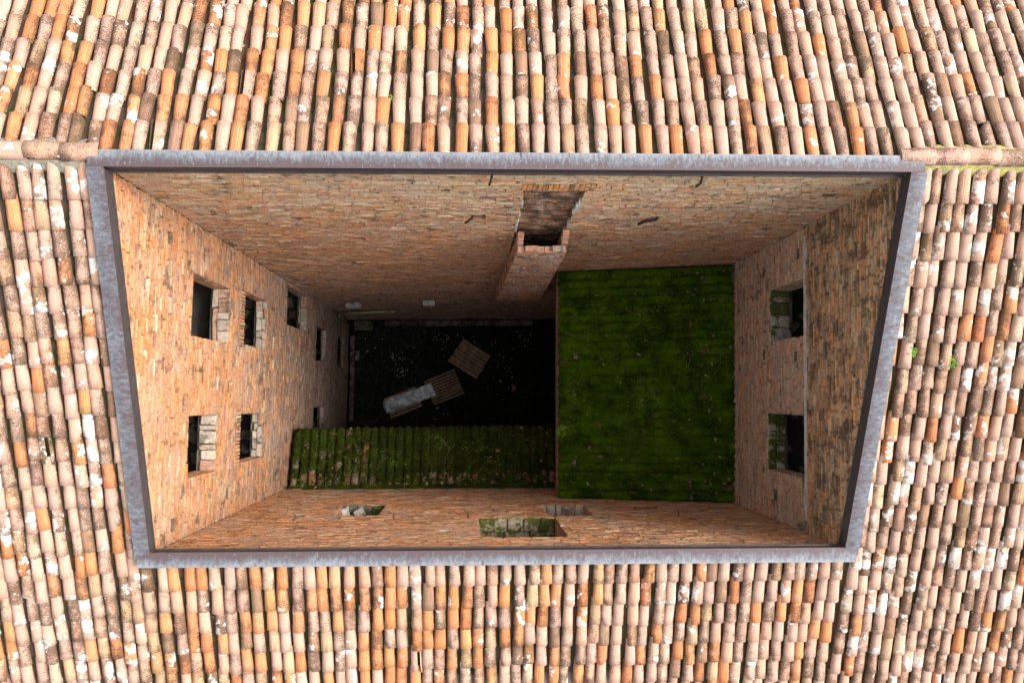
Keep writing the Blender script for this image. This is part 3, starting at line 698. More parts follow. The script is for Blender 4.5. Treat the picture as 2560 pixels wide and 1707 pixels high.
def tiled_roof(label, side, cols, smin, smax, exp, weights, skew, loc, seed, maxobj=300, inside=None, mat='tile'):
    """cols: list of x at s=0; smin(x) start of first tile's upper end"""
    rf = thing('tiled_roof', label, 'roof', loc)
    pans = MB(); puv = []; tiles = []; rowv = [uni(0.94, 1.06) for _ in range(40)]; rowv[0] = 1.05
    for ci, x in enumerate(cols):
        ph = uni(-0.06, 0.06); wav = uni(0, 6)
        def cx(s): return x + skew * s + 0.022 * math.sin(s * 1.1 + wav) + 0.012 * math.sin(s * 2.9 + 2 * wav)
        s = smin(x); k = 0
        # pan channel between this column and the next
        ps = s - 0.02; 
        while ps < smax + 0.4:
            pe = 0.42; tint = tile_tint(weights(x)); base = len(pans.v)
            for e, (sa, lift) in enumerate(((ps, 0.0), (ps + pe, 0.012))):
                mt = deck_mtx(cx(sa) + 0.108, sa, side)
                for i in range(5):
                    a = -1 + 0.5 * i; pans.v.append(mt @ Vector((0.095 * a, 0, 0.012 + 0.045 * a * a + lift))); pans.t.append(tint); puv.append((i / 4, e))
            for i in range(4): pans.f.append((base + i, base + i + 1, base + 6 + i, base + 5 + i))
            ps += pe
        while s < smax:
            e = exp * rowv[k % 40] * uni(0.945, 1.055)
            cen = s + TL / 2 + (e - TL) * 0.0
            xx = cx(cen) + uni(-0.007, 0.007)
            if inside is None or inside(xx, cen):
                mt = deck_mtx(xx, cen, side) @ Matrix.Translation((0, 0, 0.066 + uni(-0.004, 0.006))) @ Matrix.Rotation(uni(-0.035, 0.035) + (uni(-.06, .06) if rnd() < .12 else 0), 4, 'Z') @ Matrix.Rotation(uni(-.05, .05), 4, 'Y') @ Matrix.Rotation(-0.042 + uni(-0.008, 0.008), 4, 'X') @ Matrix.Diagonal((uni(0.94, 1.07), 1.0, uni(0.92, 1.08), 1))
                tiles.append((mt, tile_tint(weights(xx))))
            s += e; k += 1
    vis = [i for i, (mt, _) in enumerate(tiles) if inframe(mt.translation)]
    vis.sort(key=lambda i: (tiles[i][0].translation - cam.location).length); big = set(vis[:maxobj])
    mv, mf, mt_, muv = [], [], [], []
    for i, (mt, t) in enumerate(tiles):
        gi = random.choices(range(len(GEO)), GW)[0]
        if i in big: link('tile', TM[mat][gi], rf, mt, None, t)
        else:
            v, f, uv = GEO[gi]; b = len(mv); mv += [mt @ Vector(p) for p in v]; mf += [tuple(b + q for q in ff) for ff in f]; mt_ += [t] * len(v); muv += uv
    if mv: mesh_obj('outer_tiles', mv, mf, mat + '_mass', rf, None, True, mt_, muv, 'stuff')
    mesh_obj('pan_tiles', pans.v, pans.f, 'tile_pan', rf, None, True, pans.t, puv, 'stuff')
    return rf
SP = 0.219
X0, X1 = -9.6, 11.6
SNMAX, SSMAX = 4.6, 10.6
cols_all = [X0 + SP * i for i in range(int((X1 - X0) / SP) + 1)]
rN = tiled_roof('tiled roof slope beyond the ridge, running to the top edge of the photo', 1, cols_all, lambda x: -0.02 if NW[0] - .25 < x < NE[0] + .2 else 0.1, SNMAX, 0.445, zone_n, 0.012, (0.6, RY, RZ), 1)
SKW, SKE = -0.020 * COS, -0.0275 * COS
SW_ = 0.211
xw = [-5.30 - SW_ * i for i in range(21)]; xe = [6.49 + SW_ * i for i in range(25)]
rW = tiled_roof('tiled roof strip left of the courtyard, heavy with white lichen', -1, xw, lambda x: 0.1, SSMAX, 0.402, lambda x: W_P, SKW, (-6.4, RY - 3, RZ - 1.15), 2, mat='tile_l')
rE = tiled_roof('tiled roof strip right of the courtyard, beside the dark stained wall', -1, xe, lambda x: 0.1, SSMAX, 0.402, lambda x: W_P, SKE, (7.5, RY - 3, RZ - 1.15), 3, mat='tile_l')
sS = (RY + 2.60) / COS
xs = []; x = -5.08
while x < 6.42: xs.append(x); x += 0.213
rS = tiled_roof('tiled roof strip below the courtyard, along the lower metal coping', -1, xs, lambda x: sS - 0.06, SSMAX, 0.402, zone_s, -0.024 * COS, (0.5, -3.6, RZ - 2.7), 4)
# ridge tiles and their mortar bed
def ridge(rf, xa, xb, bedmat, ysh=0.0):
    x = xa; dx = 0.44 if xb > xa else -0.44
    bed = MB(); n = 80
    lo, hi = min(xa, xb), max(xa, xb)
    for i in range(n + 1):
        xx = lo + (hi - lo) * i / n
        j1, j2, j3 = (0.05 * noise.noise((xx * 3, q, 0)) for q in (1, 7, 12))
        bed.v += [(xx, RY + ysh - 0.24 + j1, RZ - 0.03 + j3 * .4), (xx, RY + ysh - 0.13 + j2, RZ + 0.11 + j1 * .5), (xx, RY + ysh, RZ + 0.13), (xx, RY + ysh + 0.13 + j3, RZ + 0.11 + j2 * .5), (xx, RY + ysh + 0.22 + j2, RZ - 0.02 + j1 * .4)]
    for i in range(n):
        for e in range(4): k = 5 * i + e; bed.f.append((k, k + 5, k + 6, k + 1))
    bed.build('mortar_bed', bedmat, rf, None, None, True)
    while (x < xb) if dx > 0 else (x > xb):
        mt = Matrix.Translation((x + dx * 0.45, RY + ysh + uni(-.012, .012), RZ + 0.11)) @ Matrix.Rotation((-math.pi / 2 if dx > 0 else math.pi / 2) + uni(-.03, .03), 4, 'Z') @ Matrix.Rotation(-0.03, 4, 'X')
        o = link('ridge_tile', random.choice(RIDGE), rf, mt, None, tile_tint({'patina': 5, 'cream': 1, 'peach': 1})); x += dx * uni(0.95, 1.1)
ridge(rW, -9.6, -5.26, 'cement'); ridge(rE, 10.6, 6.44, 'cement_yel', 0.02)
# boarding under the tiles: four slabs round the well (structure of the building)
def slab(name, quads, par, mat='under', th=0.09):
    m = MB()
    for q in quads:
        a = [Vector(p) for p in q]; b = [p - Vector((0, 0, th)) for p in a]; i = len(m.v); m.v += a + b
        m.f += [(i, i + 1, i + 2, i + 3), (i + 7, i + 6, i + 5, i + 4)] + [(i + k, i + 4 + k, i + 4 + (k + 1) % 4, i + (k + 1) % 4) for k in range(4)]
    return m.build(name, mat, par)
def dz(y): return RZ - abs(y - RY) * TAN - 0.012
yn, ys2 = RY + SNMAX * COS, RY - SSMAX * COS
slab('roof_boards', [((X0, RY, dz(RY)), (X1, RY, dz(RY)), (X1, yn, dz(yn)), (X0, yn, dz(yn)))], rN)
slab('roof_boards', [((X0, ys2, dz(ys2)), (-5.34, ys2, dz(ys2)), (-5.14, RY, dz(RY)), (X0, RY, dz(RY)))], rW)
slab('roof_boards', [((6.18, ys2, dz(ys2)), (X1, ys2, dz(ys2)), (X1, RY, dz(RY)), (6.36, RY, dz(RY)))], rE)
slab('roof_boards', [((-5.34, ys2, dz(ys2)), (6.18, ys2, dz(ys2)), (6.18, -2.52, dz(-2.52)), (-5.34, -2.44, dz(-2.44)))], rS)
m = MB()
for a, b in (((X0, ys2), (X1, ys2)), ((X1, ys2), (X1, yn)), ((X1, yn), (X0, yn)), ((X0, yn), (X0, ys2))):
    za, zb = dz(a[1]) - 0.1, dz(b[1]) - 0.1
    if a[0] == b[0]:
        c = (a[0], RY); m.v += [(*a, GZ), (*b, GZ), (*b, zb), (*c, dz(RY) - .1), (*a, za)]; i = len(m.v) - 5; m.f.append((i, i + 1, i + 2, i + 3, i + 4))
    else: m.quad((*a, GZ), (*b, GZ), (*b, zb), (*a, za))
o = m.build('outer_wall', 'ext'); o['kind'] = 'structure'

# ------------------------------------------------------------------ metal copings round the well
def coping(label, A, B, out, mat, lift, w=0.235, lip=0.05, fl_h=0.20, ext=(0, 0), seams=(), loc=None):
    """A,B inner edge ends (3D) on the coping plane; out: horizontal outward unit vector"""
    A, B, out = Vector(A), Vector(B), Vector(out); t = (B - A).normalized()
    A = A - t * ext[0]; B = B + t * ext[1]; up = Vector((0, 0, 1)); A = A + up * lift; B = B + up * lift
    c = thing('metal_coping', label, 'coping', (A + B) / 2)
    m = MB(); n = 24; th = 0.004
    prof = [(w - 0.0, -lip), (w, 0.0), (0.0, 0.004), (0.0, 0.0)]
    for i in range(n + 1):
        p = A + (B - A) * i / n; wv = 0.003 * noise.noise((i * 0.9, lift * 100, 1))
        m.v += [p + out * (w + wv) - up * lip, p + out * (w + wv), p + out * (w * 0.5) + up * (0.006 + wv), p + up * wv, p - up * (0.012)]
    for i in range(n):
        for e in range(4): k = 5 * i + e; m.f.append((k, k + 5, k + 6, k + 1))
    for k in (0, 5 * n): m.f.append(tuple(k + e for e in range(5)))
    mesh_obj('top_sheet', m.v, m.f, mat, c, None, False, None, [(i / n, q) for i in range(n + 1) for q in (1, 1, 0.5, 0, 0)])
    m = MB(); ia, ib = A + t * (ext[0] + 0.004) + out * 0.008, B - t * (ext[1] + 0.004) + out * 0.008
    for i in range(n + 1):
        p = ia + (ib - ia) * i / n
        m.v += [p, p - up * fl_h, p - up * fl_h - out * 0.03, p - up * (fl_h + 0.02) - out * 0.03]
    for i in range(n):
        for e in range(3): k = 4 * i + e; m.f.append((k, k + 4, k + 5, k + 1))
    m.build('drip_flange', 'flange', c)
    L = (B - A).length; k = 0.5
    while k < L - 0.3:
        p = A + t * k + out * uni(0.035, 0.05) + up * 0.006; mm = MB(); q = (up).to_track_quat('Z', 'Y')
        mm.v = [Vector((0, 0, 0.008))] + [Vector((0.013 * math.cos(a * math.pi / 4), 0.013 * math.sin(a * math.pi / 4), 0)) for a in range(8)]
        mm.f = [(0, 1 + a, 1 + (a + 1) % 8) for a in range(8)]
        mm.build('screw_head', 'screw', c, Matrix.Translation(p)); k += uni(0.85, 1.15)
    for s_ in seams:
        p = A + (B - A) * s_; mm = MB(); d_ = t * 0.012
        a = [p - d_ + up * .004 - out * .002, p + d_ + up * .004 - out * .002, p + d_ + out * (w + .003) + up * .004, p - d_ + out * (w + .003) + up * .004]
        lo = [q - up * 0.05 for q in a]; mm.v = a + lo; mm.f = [(0, 1, 2, 3)] + [(k_, 4 + k_, 4 + (k_ + 1) % 4, (k_ + 1) % 4) for k_ in range(4)]
        mm.build('lap_seam', mat, c)
    return c
zS = slope_z(-2.43)
coping('weathered grey metal coping along the ridge side of the courtyard, under the upper roof', (CNW[0], CNW[1], ZR), (CNE[0], CNE[1], ZR), (0, 1, 0), 'coping_x', 0.012, ext=(0.215, 0.20), seams=(0.505,))
coping('weathered grey metal coping on the lower edge of the courtyard, above the bottom roof strip', (CSW[0], CSW[1], zS), (CSE[0], CSE[1], zS), (-0.0085, -1, 0), 'coping_x', -0.012, ext=(0.19, 0.19), seams=(0.47,))
coping('sloping grey metal coping down the left edge of the courtyard', (CNW[0], CNW[1], ZR), (CSW[0], CSW[1], zS), (-1, 0.02, 0), 'coping_y', 0.0, ext=(0.0, 0.13))
coping('sloping grey metal coping down the right edge of the courtyard', (CNE[0], CNE[1], ZR), (CSE[0], CSE[1], zS), (1, -0.0275, 0), 'coping_y', 0.0, ext=(0.0, 0.13))

# ------------------------------------------------------------------ mossy lean-to roofs inside the well
def moss_roof(label, O, U, Wd, LU, LW_, spacing, cover, seed, mossmat='moss', rowlen=0.42):
    """O: top corner on the wall, U: unit down-slope vector, Wd: unit across vector; LU slope length, LW_ width"""
    O, U, Wd = Vector(O), Vector(U).normalized(), Vector(Wd).normalized(); Nn = Wd.cross(U); 
    if Nn.z < 0: Nn = -Nn
    c = thing('mossy_roof', label, 'roof', O + U * LU + Wd * LW_ / 2)
    R = Matrix(((0, 0, 0, 0),) * 4)
    def fr(a, b, h=0.0):
        p = O + U * a + Wd * b + Nn * h; Y = -U; Xv = Y.cross(Nn)
        return Matrix(((Xv.x, Y.x, Nn.x, p.x), (Xv.y, Y.y, Nn.y, p.y), (Xv.z, Y.z, Nn.z, p.z), (0, 0, 0, 1)))
    ncol = int(LW_ / spacing); sp = LW_ / ncol
    for i in range(ncol):
        b = (i + 0.5) * sp; a = -0.05; 
        while a < LU - 0.46:
            e = rowlen * uni(0.95, 1.05)
            link('tile', random.choices(TM['tile_moss'], GW)[0], c, fr(a + TL / 2, b + uni(-.01, .01), 0.028) @ Matrix.Rotation(uni(-.04, .04), 4, 'Z') @ Matrix.Rotation(-0.04, 4, 'X') @ Matrix.Diagonal((sp / 0.225, 1, uni(.9, 1.1), 1)), None, tile_tint({'peach': 3, 'orange': 3, 'patina': 2, 'brown': 2}))
            a += e
    # moss blanket following the tiles, thin or missing in places
    m = MB(); st = 0.028; na, nb = int((LU + 0.03) / st), int(LW_ / st)
    for i in range(na + 1):
        a0_ = i / na
        for j in range(nb + 1):
            b = LW_ * j / nb; q = (b / sp) % 1.0 - 0.5
            a = a0_ * (LU * 1.005 + 0.03 * noise.noise((b * 5, seed, 3)) + (0.006 if mossmat == 'moss' else 0.03) * math.cos(q * 6.28))
            crown = 0.085 * math.sqrt(max(0.0, 1 - (q / 0.46) ** 2)) 
            row = 0.03 * (((a + 0.05 * noise.noise((b * 4, seed, 0))) / rowlen) % 1.0)
            P = (O + U * a + Wd * b); big = noise.noise((P.x * 0.8 + seed, P.y * 0.8, 1)); mid = noise.noise((P.x * 3.5, P.y * 3.5, seed)); fi = noise.noise((P.x * 17, P.y * 17, seed)); 
            th = 0.020 + 0.016 * mid + 0.010 * fi + 0.012 * noise.noise((P.x * 40, P.y * 40, 2))
            cov = cover(a / LU, b / LW_) + 0.35 * big + 0.75 * mid + 0.45 * fi
            h = 0.055 + crown * (0.95 if mossmat == 'moss' else 0.7) + row + th
            if abs(q) > 0.38: h -= 0.085 * (0.5 + 0.7 * noise.noise((P.x * 2, P.y * 2, 9)))
            h -= max(0.0, min(0.09, (-cov) * 0.4))
            if i == na: h -= 0.05
            m.v.append(P + Nn * h)
    for i in range(na):
        for j in range(nb): k = i * (nb + 1) + j; m.f.append((k, k + 1, k + nb + 2, k + nb + 1))
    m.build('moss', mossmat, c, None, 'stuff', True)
    # low cushions of moss, and chips of tile and dead leaf lying on it
    m = MB()
    for _ in range(int(LU * LW_ * 75)):
        a, b = uni(0.03, LU - 0.03), uni(0.05, LW_ - 0.05); P = O + U * a + Wd * b
        if cover(a / LU, b / LW_) + 0.35 * noise.noise((P.x * 0.8 + seed, P.y * 0.8, 1)) + 0.75 * noise.noise((P.x * 3.5, P.y * 3.5, seed)) < 0.05: continue
        q = (b / sp) % 1.0 - 0.5; h = 0.05 + 0.08 * math.sqrt(max(0.0, 1 - (q / 0.46) ** 2)) + 0.03 * ((a / rowlen) % 1.0)
        if abs(q) > 0.27: continue
        r = uni(0.02, 0.06); z_ = uni(0.012, 0.035); k = len(m.v); m.v.append(P + Nn * (h + z_ + 0.02))
        for ring, (rr, zz) in enumerate(((0.6, 0.8), (1.0, 0.0))):
            for t in range(6):
                an = t * 1.047 + ring * 0.5; m.v.append(P + (Wd * math.cos(an) * 1.0 + U * math.sin(an) * 1.3) * r * rr * uni(0.8, 1.2) + Nn * (h + 0.02 + z_ * zz - (0.012 if ring else 0)))
        for t in range(6):
            m.f.append((k, k + 1 + t, k + 1 + (t + 1) % 6)); m.f.append((k + 1 + t, k + 7 + t, k + 7 + (t + 1) % 6, k + 1 + (t + 1) % 6))
    m.build('moss_cushions', 'moss_light' if mossmat == 'moss' else mossmat, c, None, 'stuff', True)
    m = MB()
    for _ in range(int(LU * LW_ * 4)):
        a = LU * (rnd() if rnd() < 0.5 else rnd() * 0.25); b = uni(0.1, LW_ - 0.1); r = uni(0.012, 0.045)
        fm = fr(a, b, 0.155) @ Matrix.Rotation(uni(0, 6), 4, 'Z') @ Matrix.Rotation(uni(-.3, .3), 4, 'X')
        m.box(-r, r, -r * uni(.3, .8), r * uni(.3, .8), -0.008, 0.008, fm, None, r * 0.3)
    m.build('tile_chips', 'chips', c, None, 'stuff')
    # fine stalks, clover and bent dry stems growing in the moss
    m = MB()
    for _ in range(int(LU * LW_ * 130)):
        a, b = uni(0.02, LU - 0.02), uni(0.05, LW_ - 0.05)
        q = (b / sp) % 1.0 - 0.5; h = 0.055 + 0.066 * math.sqrt(max(0.0, 1 - (q / 0.46) ** 2)) + 0.03
        p = O + U * a + Wd * b + Nn * h; an = uni(0, 6.28); l = uni(0.02, 0.06); w_ = uni(0.003, 0.007)
        dv = Vector((math.cos(an), math.sin(an), uni(0.4, 1.2))).normalized() * l; sd = Vector((-math.sin(an), math.cos(an), 0)) * w_
        m.tri(p - sd, p + sd, p + dv)
    m.build('moss_stalks', 'grass', c, None, 'stuff')
    m = MB()
    for _ in range(int(LU * LW_ * 5)):
        a, b = uni(0.1, LU - 0.1), uni(0.1, LW_ - 0.1); p = O + U * a + Wd * b + Nn * 0.155; an = uni(0, 6.28); pts = []; bend = uni(-1.2, 1.2); l = uni(0.05, 0.16)
        for k in range(5):
            pts.append(p.copy()); p = p + Vector((math.cos(an), math.sin(an), 0)) * l; p.z += (Nn.x * 0); an += bend * 0.5
            # stay on the roof plane
            p = p - Nn * ((p - O).dot(Nn) - 0.15 - uni(0, 0.02))
        m.tube(pts, 0.0035, 3)
    m.build('dry_stems', 'grass', c, None, 'stuff')
    m = MB()
    for _ in range(int(LU * LW_ * 1.5)):
        a0, b0 = uni(0.1, LU - 0.1), uni(0.1, LW_ - 0.1)
        for _k in range(random.randint(3, 12)):
            p = O + U * (a0 + random.gauss(0, .06)) + Wd * (b0 + random.gauss(0, .08)) + Nn * uni(0.15, 0.18)
            r = uni(0.008, 0.017); an = uni(0, 6.3)
            for q in range(3):
                t = an + q * 2.09; d1 = Vector((math.cos(t), math.sin(t), 0.15)) * r; d2 = Vector((math.cos(t + .9), math.sin(t + .9), 0.15)) * r; d3 = Vector((math.cos(t - .9), math.sin(t - .9), 0.15)) * r
                m.quad(p, p + d3 * 0.9, p + d1 * 1.5, p + d2 * 0.9)
    m.build('clover', 'weed', c, None, 'stuff')
    # boards and beams that carry it
    q = [O - Nn * .02, O + Wd * LW_ - Nn * .02, O + Wd * LW_ + U * LU - Nn * .02, O + U * LU - Nn * .02]
    slab('roof_boards', [q], c, 'wood_dark', 0.05)
    return c, O, U, Wd, Nn
# large roof against the dark wall, falling to the west
OE = (6.24, 3.15, 13.32); UE = Vector((-4.05, 0.0, -1.14)); 
mr, O1, U1, W1, N1 = moss_roof('large green mossy tile roof at the foot of the dark stained wall', OE, UE, (-0.012, -1, 0), UE.length, 5.66, 0.215,
                lambda a, b: 0.85 - (0.45 if a < 0.18 else 0) - (0.75 if abs(a - 0.24) < 0.012 else 0) - (0.25 if b > 0.85 else 0), 3)
m = MB(); e0 = O1 + U1 * (UE.length - 0.03); e1 = e0 + W1 * 5.66
m.v = [e0 + Vector((-.12, 0, -.02)), e1 + Vector((-.12, 0, -.02)), e1 + Vector((-.12, 0, -.25)), e0 + Vector((-.12, 0, -.25)), e0 + Vector((.10, 0, -.03)), e1 + Vector((.10, 0, -.03)), e1 + Vector((.10, 0, -.25)), e0 + Vector((.10, 0, -.25))]
m.f = [(0, 1, 2, 3), (7, 6, 5, 4), (0, 4, 5, 1), (3, 2, 6, 7), (0, 3, 7, 4), (1, 5, 6, 2)]
M['fascia'] = mat_simple('fascia_board', (0.16, 0.07, 0.045), (0.27, 0.15, 0.11), 4.0, stretch=(1, 4, 8))
m.build('fascia_board', 'fascia', mr)
for yy in (2.6, 0.3, -2.1):
    m = MB(); m.box(3.9, 4.1, yy - .1, yy + .1, GZ, 12.55, None, None, 0.004); m.build('post', 'wood_dark', mr)
# long lean-to against the south wall, falling to the north
OS = (2.28, -2.45, 10.02); US = Vector((0.0, 1.63, -0.60))
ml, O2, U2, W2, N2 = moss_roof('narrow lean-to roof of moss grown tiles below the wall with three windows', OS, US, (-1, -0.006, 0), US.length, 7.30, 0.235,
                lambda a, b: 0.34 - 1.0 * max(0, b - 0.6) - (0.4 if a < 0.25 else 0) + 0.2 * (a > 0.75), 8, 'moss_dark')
for xx in (-4.4, -1.6, 1.4):
    m = MB(); m.box(xx - .09, xx + .09, -1.75, -1.57, GZ, 9.55, None, None, 0.004); m.build('post', 'wood_dark', ml)
m = MB(); m.box(-5.0, 2.2, -0.98, -0.84, 9.20, 9.36, None, None, 0.004); m.build('eave_beam', 'wood_dark', ml)
# mortar fillets where the roofs meet the walls
m = MB(); n = 50
for i in range(n + 1):
    x = -5.0 + 7.3 * i / n; j = 0.03 * noise.noise((x * 4, 1, 1)); m.v += [(x, -2.44, 10.19 + j), (x, -2.33 + j, 10.10)]
for i in range(n): k = 2 * i; m.f.append((k, k + 1, k + 3, k + 2))
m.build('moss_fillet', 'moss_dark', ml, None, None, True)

# ------------------------------------------------------------------ things on the courtyard floor
def pallet(label, cx, cy, ang, L, Wp, slats, sw, seed, skip=()):
    F = Matrix.Translation((cx, cy, GZ + 0.02)) @ Matrix.Rotation(math.radians(ang), 4, 'Z')
    p = thing('wooden_pallet', label, 'pallet', mtx=F, group='pallets on the dark courtyard floor'); r = random.Random(seed)
    for y in (-Wp / 2 + 0.06, 0, Wp / 2 - 0.06): pass
    for x in (-L / 2 + 0.06, 0, L / 2 - 0.06):
        m = MB(); m.box(x - 0.05, x + 0.05, -Wp / 2, Wp / 2, 0.0, 0.10, None, None, 0.004); m.build('bearer', 'wood_dark', p, F)
    for i in range(slats):
        if i in skip: continue
        y = -Wp / 2 + sw / 2 + (Wp - sw) * i / (slats - 1)
        m = MB(); m.box(-L / 2 + r.uniform(-.03, .03), L / 2 + r.uniform(-.03, .03), y - sw / 2, y + sw / 2, 0.101, 0.124, None, None, 0.004)
        m.build('slat', 'wood', p, F @ Matrix.Translation((0, 0, 0)) @ Matrix.Rotation(r.uniform(-.008, .008), 4, 'Z'))
    return p
pallet('wooden pallet of wide boards lying apart at the upper end of the pallets', -0.17, 1.57, -33, 1.32, 1.10, 7, 0.135, 1)
pallet('wooden pallet of narrow slats lying between the other two pallets', -1.20, 0.43, 22, 1.30, 1.04, 9, 0.075, 2)
pallet('wooden pallet mostly hidden under the zinc sheet', -2.84, -0.17, 21, 1.32, 0.84, 7, 0.085, 3)
F = Matrix.Translation((-2.58, 0.0, GZ + 0.175)) @ Matrix.Rotation(math.radians(20.3), 4, 'Z') @ Matrix.Rotation(math.radians(0.5), 4, 'Y')
zs = thing('zinc_sheet', 'dull zinc metal sheet lying across two pallets', 'metal sheet', mtx=F)
m = MB(); n = 16
for i in range(n + 1):
    x = -1.02 + 2.04 * i / n; w_ = 0.006 * noise.noise((i * .6, 0, 0))
    xe_ = x + (0.03 * noise.noise((i * 3.0, 1, 2)) if i == 0 else 0)
    m.v += [(xe_, -0.265, -0.03), (xe_, -0.265, w_), (xe_, 0.0, w_ + 0.006), (x, 0.265, w_), (x, 0.265, -0.03)]
for i in range(n):
    for e in range(4): k = 5 * i + e; m.f.append((k, k + 5, k + 6, k + 1))
m.build('sheet', 'zinc', zs, F)
for q in range(5):
    m = MB(); y = -0.24 + 0.09 * q; m.box(-1.10 + uni(0, .04), -1.015, y, y + 0.04, -0.008, -0.002); m.build('torn_tab', 'zinc', zs, F)
# ground cover and litter
m = MB()
for _ in range(5200):
    x = uni(-4.9, 2.4); y = uni(-1.0, 3.0)
    dens = 0.5 + 0.9 * noise.noise((x * 0.7, y * 0.7, 4)) + (0.45 if x < -1.2 else -0.25)
    if rnd() > dens: continue
    p = Vector((x, y, GZ + uni(0.0, 0.14))); an = uni(0, 6.28); l = uni(0.04, 0.12); d = Vector((math.cos(an), math.sin(an), uni(-.2, .5))) * l; sd = Vector((-math.sin(an), math.cos(an), 0)) * l * 0.32
    m.quad(p, p + d * .5 + sd, p + d, p + d * .5 - sd)
gc = m.build('ground_cover', 'leaf'); gc['kind'] = 'stuff'; gc['label'] = 'low dark weeds covering the courtyard floor'
m = MB()
spots = [(-3.1, 1.6, .3, 18), (-2.9, 1.0, .22, 20), (-1.3, 2.3, .5, 14), (2.0, 2.3, .6, 12), (-0.2, 2.6, 1.2, 16), (1.2, 1.5, .6, 10), (-1.3, -0.5, .5, 8), (-2.5, 1.6, 1.2, 20), (0.9, 0.6, .9, 10), (-4.3, 2.0, .5, 8)]
for x0, y0, sd_, n in spots:
    for _ in range(n):
        x, y = random.gauss(x0, sd_ * .5), random.gauss(y0, sd_ * .5)
        if not (-4.8 < x < 2.5 and -0.9 < y < 3.0): continue
        r = uni(0.008, 0.028); an = uni(0, 6.3); p = Vector((x, y, GZ + uni(0.1, 0.16)))
        a = Vector((math.cos(an), math.sin(an), 0)) * r * uni(1, 2); b = Vector((-math.sin(an), math.cos(an), 0.2)) * r
        m.quad(p - a, p - b, p + a, p + b)
lt = m.build('litter', 'litter'); lt['kind'] = 'stuff'; lt['label'] = 'scattered white scraps on the dark floor'

# stones, kerbs, pipe and brackets low on the walls
def block(name, label, cat, c, size, mat, rot=0, tint=(0.35, 0.33, 0.27, 0.5), group=None):
    o = link(name, random.choice(ST[mat]), None, Matrix.Translation(c) @ Matrix.Rotation(rot, 4, 'Z') @ Matrix.Diagonal((*size, 1)), None, tint); tag(o, label, cat, group); return o
block('stone_slab', 'mossy stone slab on the floor in the corner under the pale pipe', 'stone', (-4.45, 2.93, GZ + 0.06), (0.75, 0.36, 0.2), 'stone_moss', 0, (0.14, 0.13, 0.10, 0.2))
block('loose_stone', 'small pale stone on the floor at the foot of the orange wall', 'stone', (-4.70, 1.72, GZ + 0.06), (0.2, 0.38, 0.16), 'stone_moss')
block('loose_brick', 'lone red brick lying on the dark floor near the fascia board', 'brick', (1.60, 0.40, GZ + 0.06), (0.14, 0.26, 0.09), 'stone', 0.1, (0.30, 0.09, 0.05, 0.3))
def kerb(label, pts, n, w_, h, loc):
    k = thing('stone_kerb', label, 'kerb', loc); A, B = Vector(pts[0]), Vector(pts[1]); t = (B - A) / n; ang = math.atan2(t.y, t.x)
    for i in range(n):
        c = A + t * (i + .5); link('kerb_stone', random.choice(ST['stone']), k, Matrix.Translation((c.x, c.y, GZ + h / 2 + uni(-.02, .02))) @ Matrix.Rotation(ang + uni(-.02, .02), 4, 'Z') @ Matrix.Diagonal((t.length - 0.015, w_ * uni(.9, 1.1), h, 1)), None, pick([((0.07, 0.05, 0.04), 1), ((0.10, 0.06, 0.045), 1)]))
kerb('low stone kerb at the foot of the long tan wall', ((-3.6, 3.0, 0), (2.4, 3.0, 0)), 9, 0.22, 0.3, (-0.6, 3.0, GZ))
kerb('low stone kerb at the foot of the orange wall', ((-4.88, -0.9, 0), (-4.84, 2.5, 0)), 6, 0.16, 0.3, (-4.86, 0.8, GZ))
pp = thing('drain_pipe', 'pale drain pipe fixed along the lower corner of the long tan wall', 'pipe', (-3.8, 3.05, 3.6))
m = MB(); m.tube([(-4.85, 3.05, 3.35), (-3.9, 3.05, 3.65), (-3.0, 3.05, 3.93)], 0.045, 8); m.build('pipe_run', 'pipe', pp, None, None, True)
m = MB(); m.tube([(-3.02, 3.05, 3.92), (-2.78, 3.05, 4.0)], 0.062, 8); m.build('pipe_socket', 'pipe', pp, None, None, True)
m = MB(); m.tube([(-4.82, 3.05, 3.36), (-4.86, 2.98, 3.2), (-4.86, 2.9, 0.2)], 0.045, 8); m.build('down_run', 'pipe', pp, None, None, True)
sb = thing('stone_ledge', 'pale white stone ledge low on the long tan wall', 'ledge', (-1.4, 3.08, 6.25)); 
for q in range(2): link('ledge_block', ST['stone'][q], sb, Matrix.Translation((-1.55 + q * .19, 3.07, 6.27)) @ Matrix.Diagonal((.19, .16, .12, 1)), None, (0.66, 0.62, 0.55, 0.5))
bk = thing('broken_basin', 'broken pale basin on the long tan wall above the drain pipe', 'basin', (-3.9, 3.05, 5.8))
m = MB(); m.box(-4.2, -3.72, 2.99, 3.12, 5.7, 5.78, None, None, 0.02); m.build('shelf', 'lime', bk)
m = MB(); m.box(-3.86, -3.76, 2.98, 3.11, 5.79, 6.15, None, None, 0.03); m.build('upright', 'lime', bk)
m = MB(); m.box(0.80, 1.12, 2.86, 3.0, 9.06 - 0.12, 9.03, None, None, 0.02); tag(m.build('white_scrap', 'litter'), 'white scrap caught under the foot of the chimney flue', 'scrap')
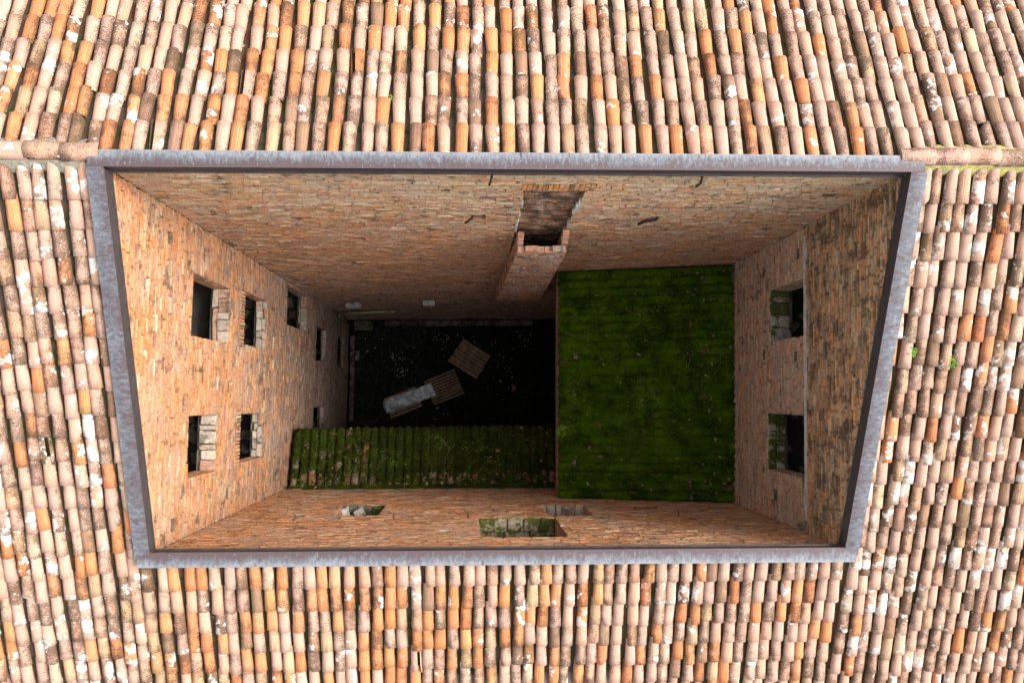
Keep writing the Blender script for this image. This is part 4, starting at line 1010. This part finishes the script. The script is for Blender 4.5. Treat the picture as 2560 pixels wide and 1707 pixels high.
# iron hooks, rods and nails
def iron(name, label, pts, r, group=None):
    m = MB(); m.tube(pts, r, 6); return tag(m.build(name, 'iron', None, None, None, True), label, name.split('_')[-1], group)
iron('iron_hook', 'bent black iron hook left of the chimney flue', [(0.0, 3.19, 18.36), (-0.03, 3.12, 18.37), (-0.09, 3.10, 18.25), (-0.14, 3.10, 18.1)], 0.02)
iron('iron_hook', 'bent black iron hook right of the chimney flue', [(3.27, 3.19, 18.28), (3.23, 3.12, 18.3), (3.04, 3.10, 18.28), (2.98, 3.10, 18.05)], 0.03)
iron('iron_rod', 'short black iron rod under the upper coping, left of the flue arch', [(0.27, 3.16, 20.98), (0.25, 3.06, 20.98), (0.23, 3.04, 20.86)], 0.018)
iron('iron_rod', 'short black iron rod under the upper coping, far right of the flue', [(3.30, 3.16, 20.95), (3.28, 3.06, 20.95), (3.24, 3.04, 20.83)], 0.018)
for x, lab in ((-1.65, 'iron nail just right of the leftmost square window'), (-0.13, 'iron nail left of the largest square window'), (4.25, 'iron nail in the brick wall at the far right of the square windows')):
    y = -2.47; iron('iron_nail', lab, [(x, y - 0.05, 15.5), (x, y + 0.08, 15.49), (x, y + 0.09, 15.4)], 0.010)

block('plaster_lump', 'white lump of plaster in the dark square recess at the left of the wall', 'plaster', (-2.62, -2.62, 13.55), (0.2, 0.2, 0.26), 'stone', 0.4, (0.75, 0.72, 0.68, 0.5))
block('plaster_lump', 'white lump of plaster on the jamb side of the dark square recess', 'plaster', (-2.93, -2.58, 13.6), (0.14, 0.22, 0.3), 'stone', 0.2, (0.70, 0.68, 0.64, 0.5))

# ------------------------------------------------------------------ small plants
def weed(label, loc, r, n, up=(0, 0, 1)):
    w = thing('weed', label, 'weed', loc); m = MB(); L = Vector(loc)
    for i in range(n):
        an = uni(0, 6.28); e = uni(0.2, 1.2); d = Vector((math.cos(an) * math.cos(e), math.sin(an) * math.cos(e), math.sin(e))); l = r * uni(.5, 1.1)
        k = 3
        for q in range(k):
            p = L + d * l * (q + 1) / k * .9; a2 = an + uni(-1.2, 1.2); dd = Vector((math.cos(a2), math.sin(a2), 0.3)) * r * .33; sd = Vector((-math.sin(a2), math.cos(a2), 0)) * r * .09
            m.quad(p, p + dd * .5 + sd, p + dd, p + dd * .5 - sd)
    m.build('leaves', 'weed', w)
    m = MB()
    for i in range(5):
        an = uni(0, 6.28); m.tube([L - Vector((0, 0, .02)), L + Vector((math.cos(an) * r * .4, math.sin(an) * r * .4, r * .5))], 0.003, 3)
    m.build('stems', 'grass', w)
def roofp(x, y, up=0.10): return (x, y, RZ - abs(y - RY) * TAN + up)
weed('small green weed between roof tiles close to the sloping coping at right', roofp(6.68, 0.66), 0.10, 26)
weed('small green weed between roof tiles farther right of the sloping coping', roofp(7.36, 0.49), 0.11, 30)
weed('small green weed between tiles of the upper roof', roofp(-1.15, 4.28, 0.08), 0.07, 14)
weed('small green weed between tiles of the bottom roof strip', roofp(0.24, -4.20), 0.08, 12)
weed('bushy green weed hanging over the eave of the large mossy roof', (2.16, -0.85, 12.30), 0.15, 50)
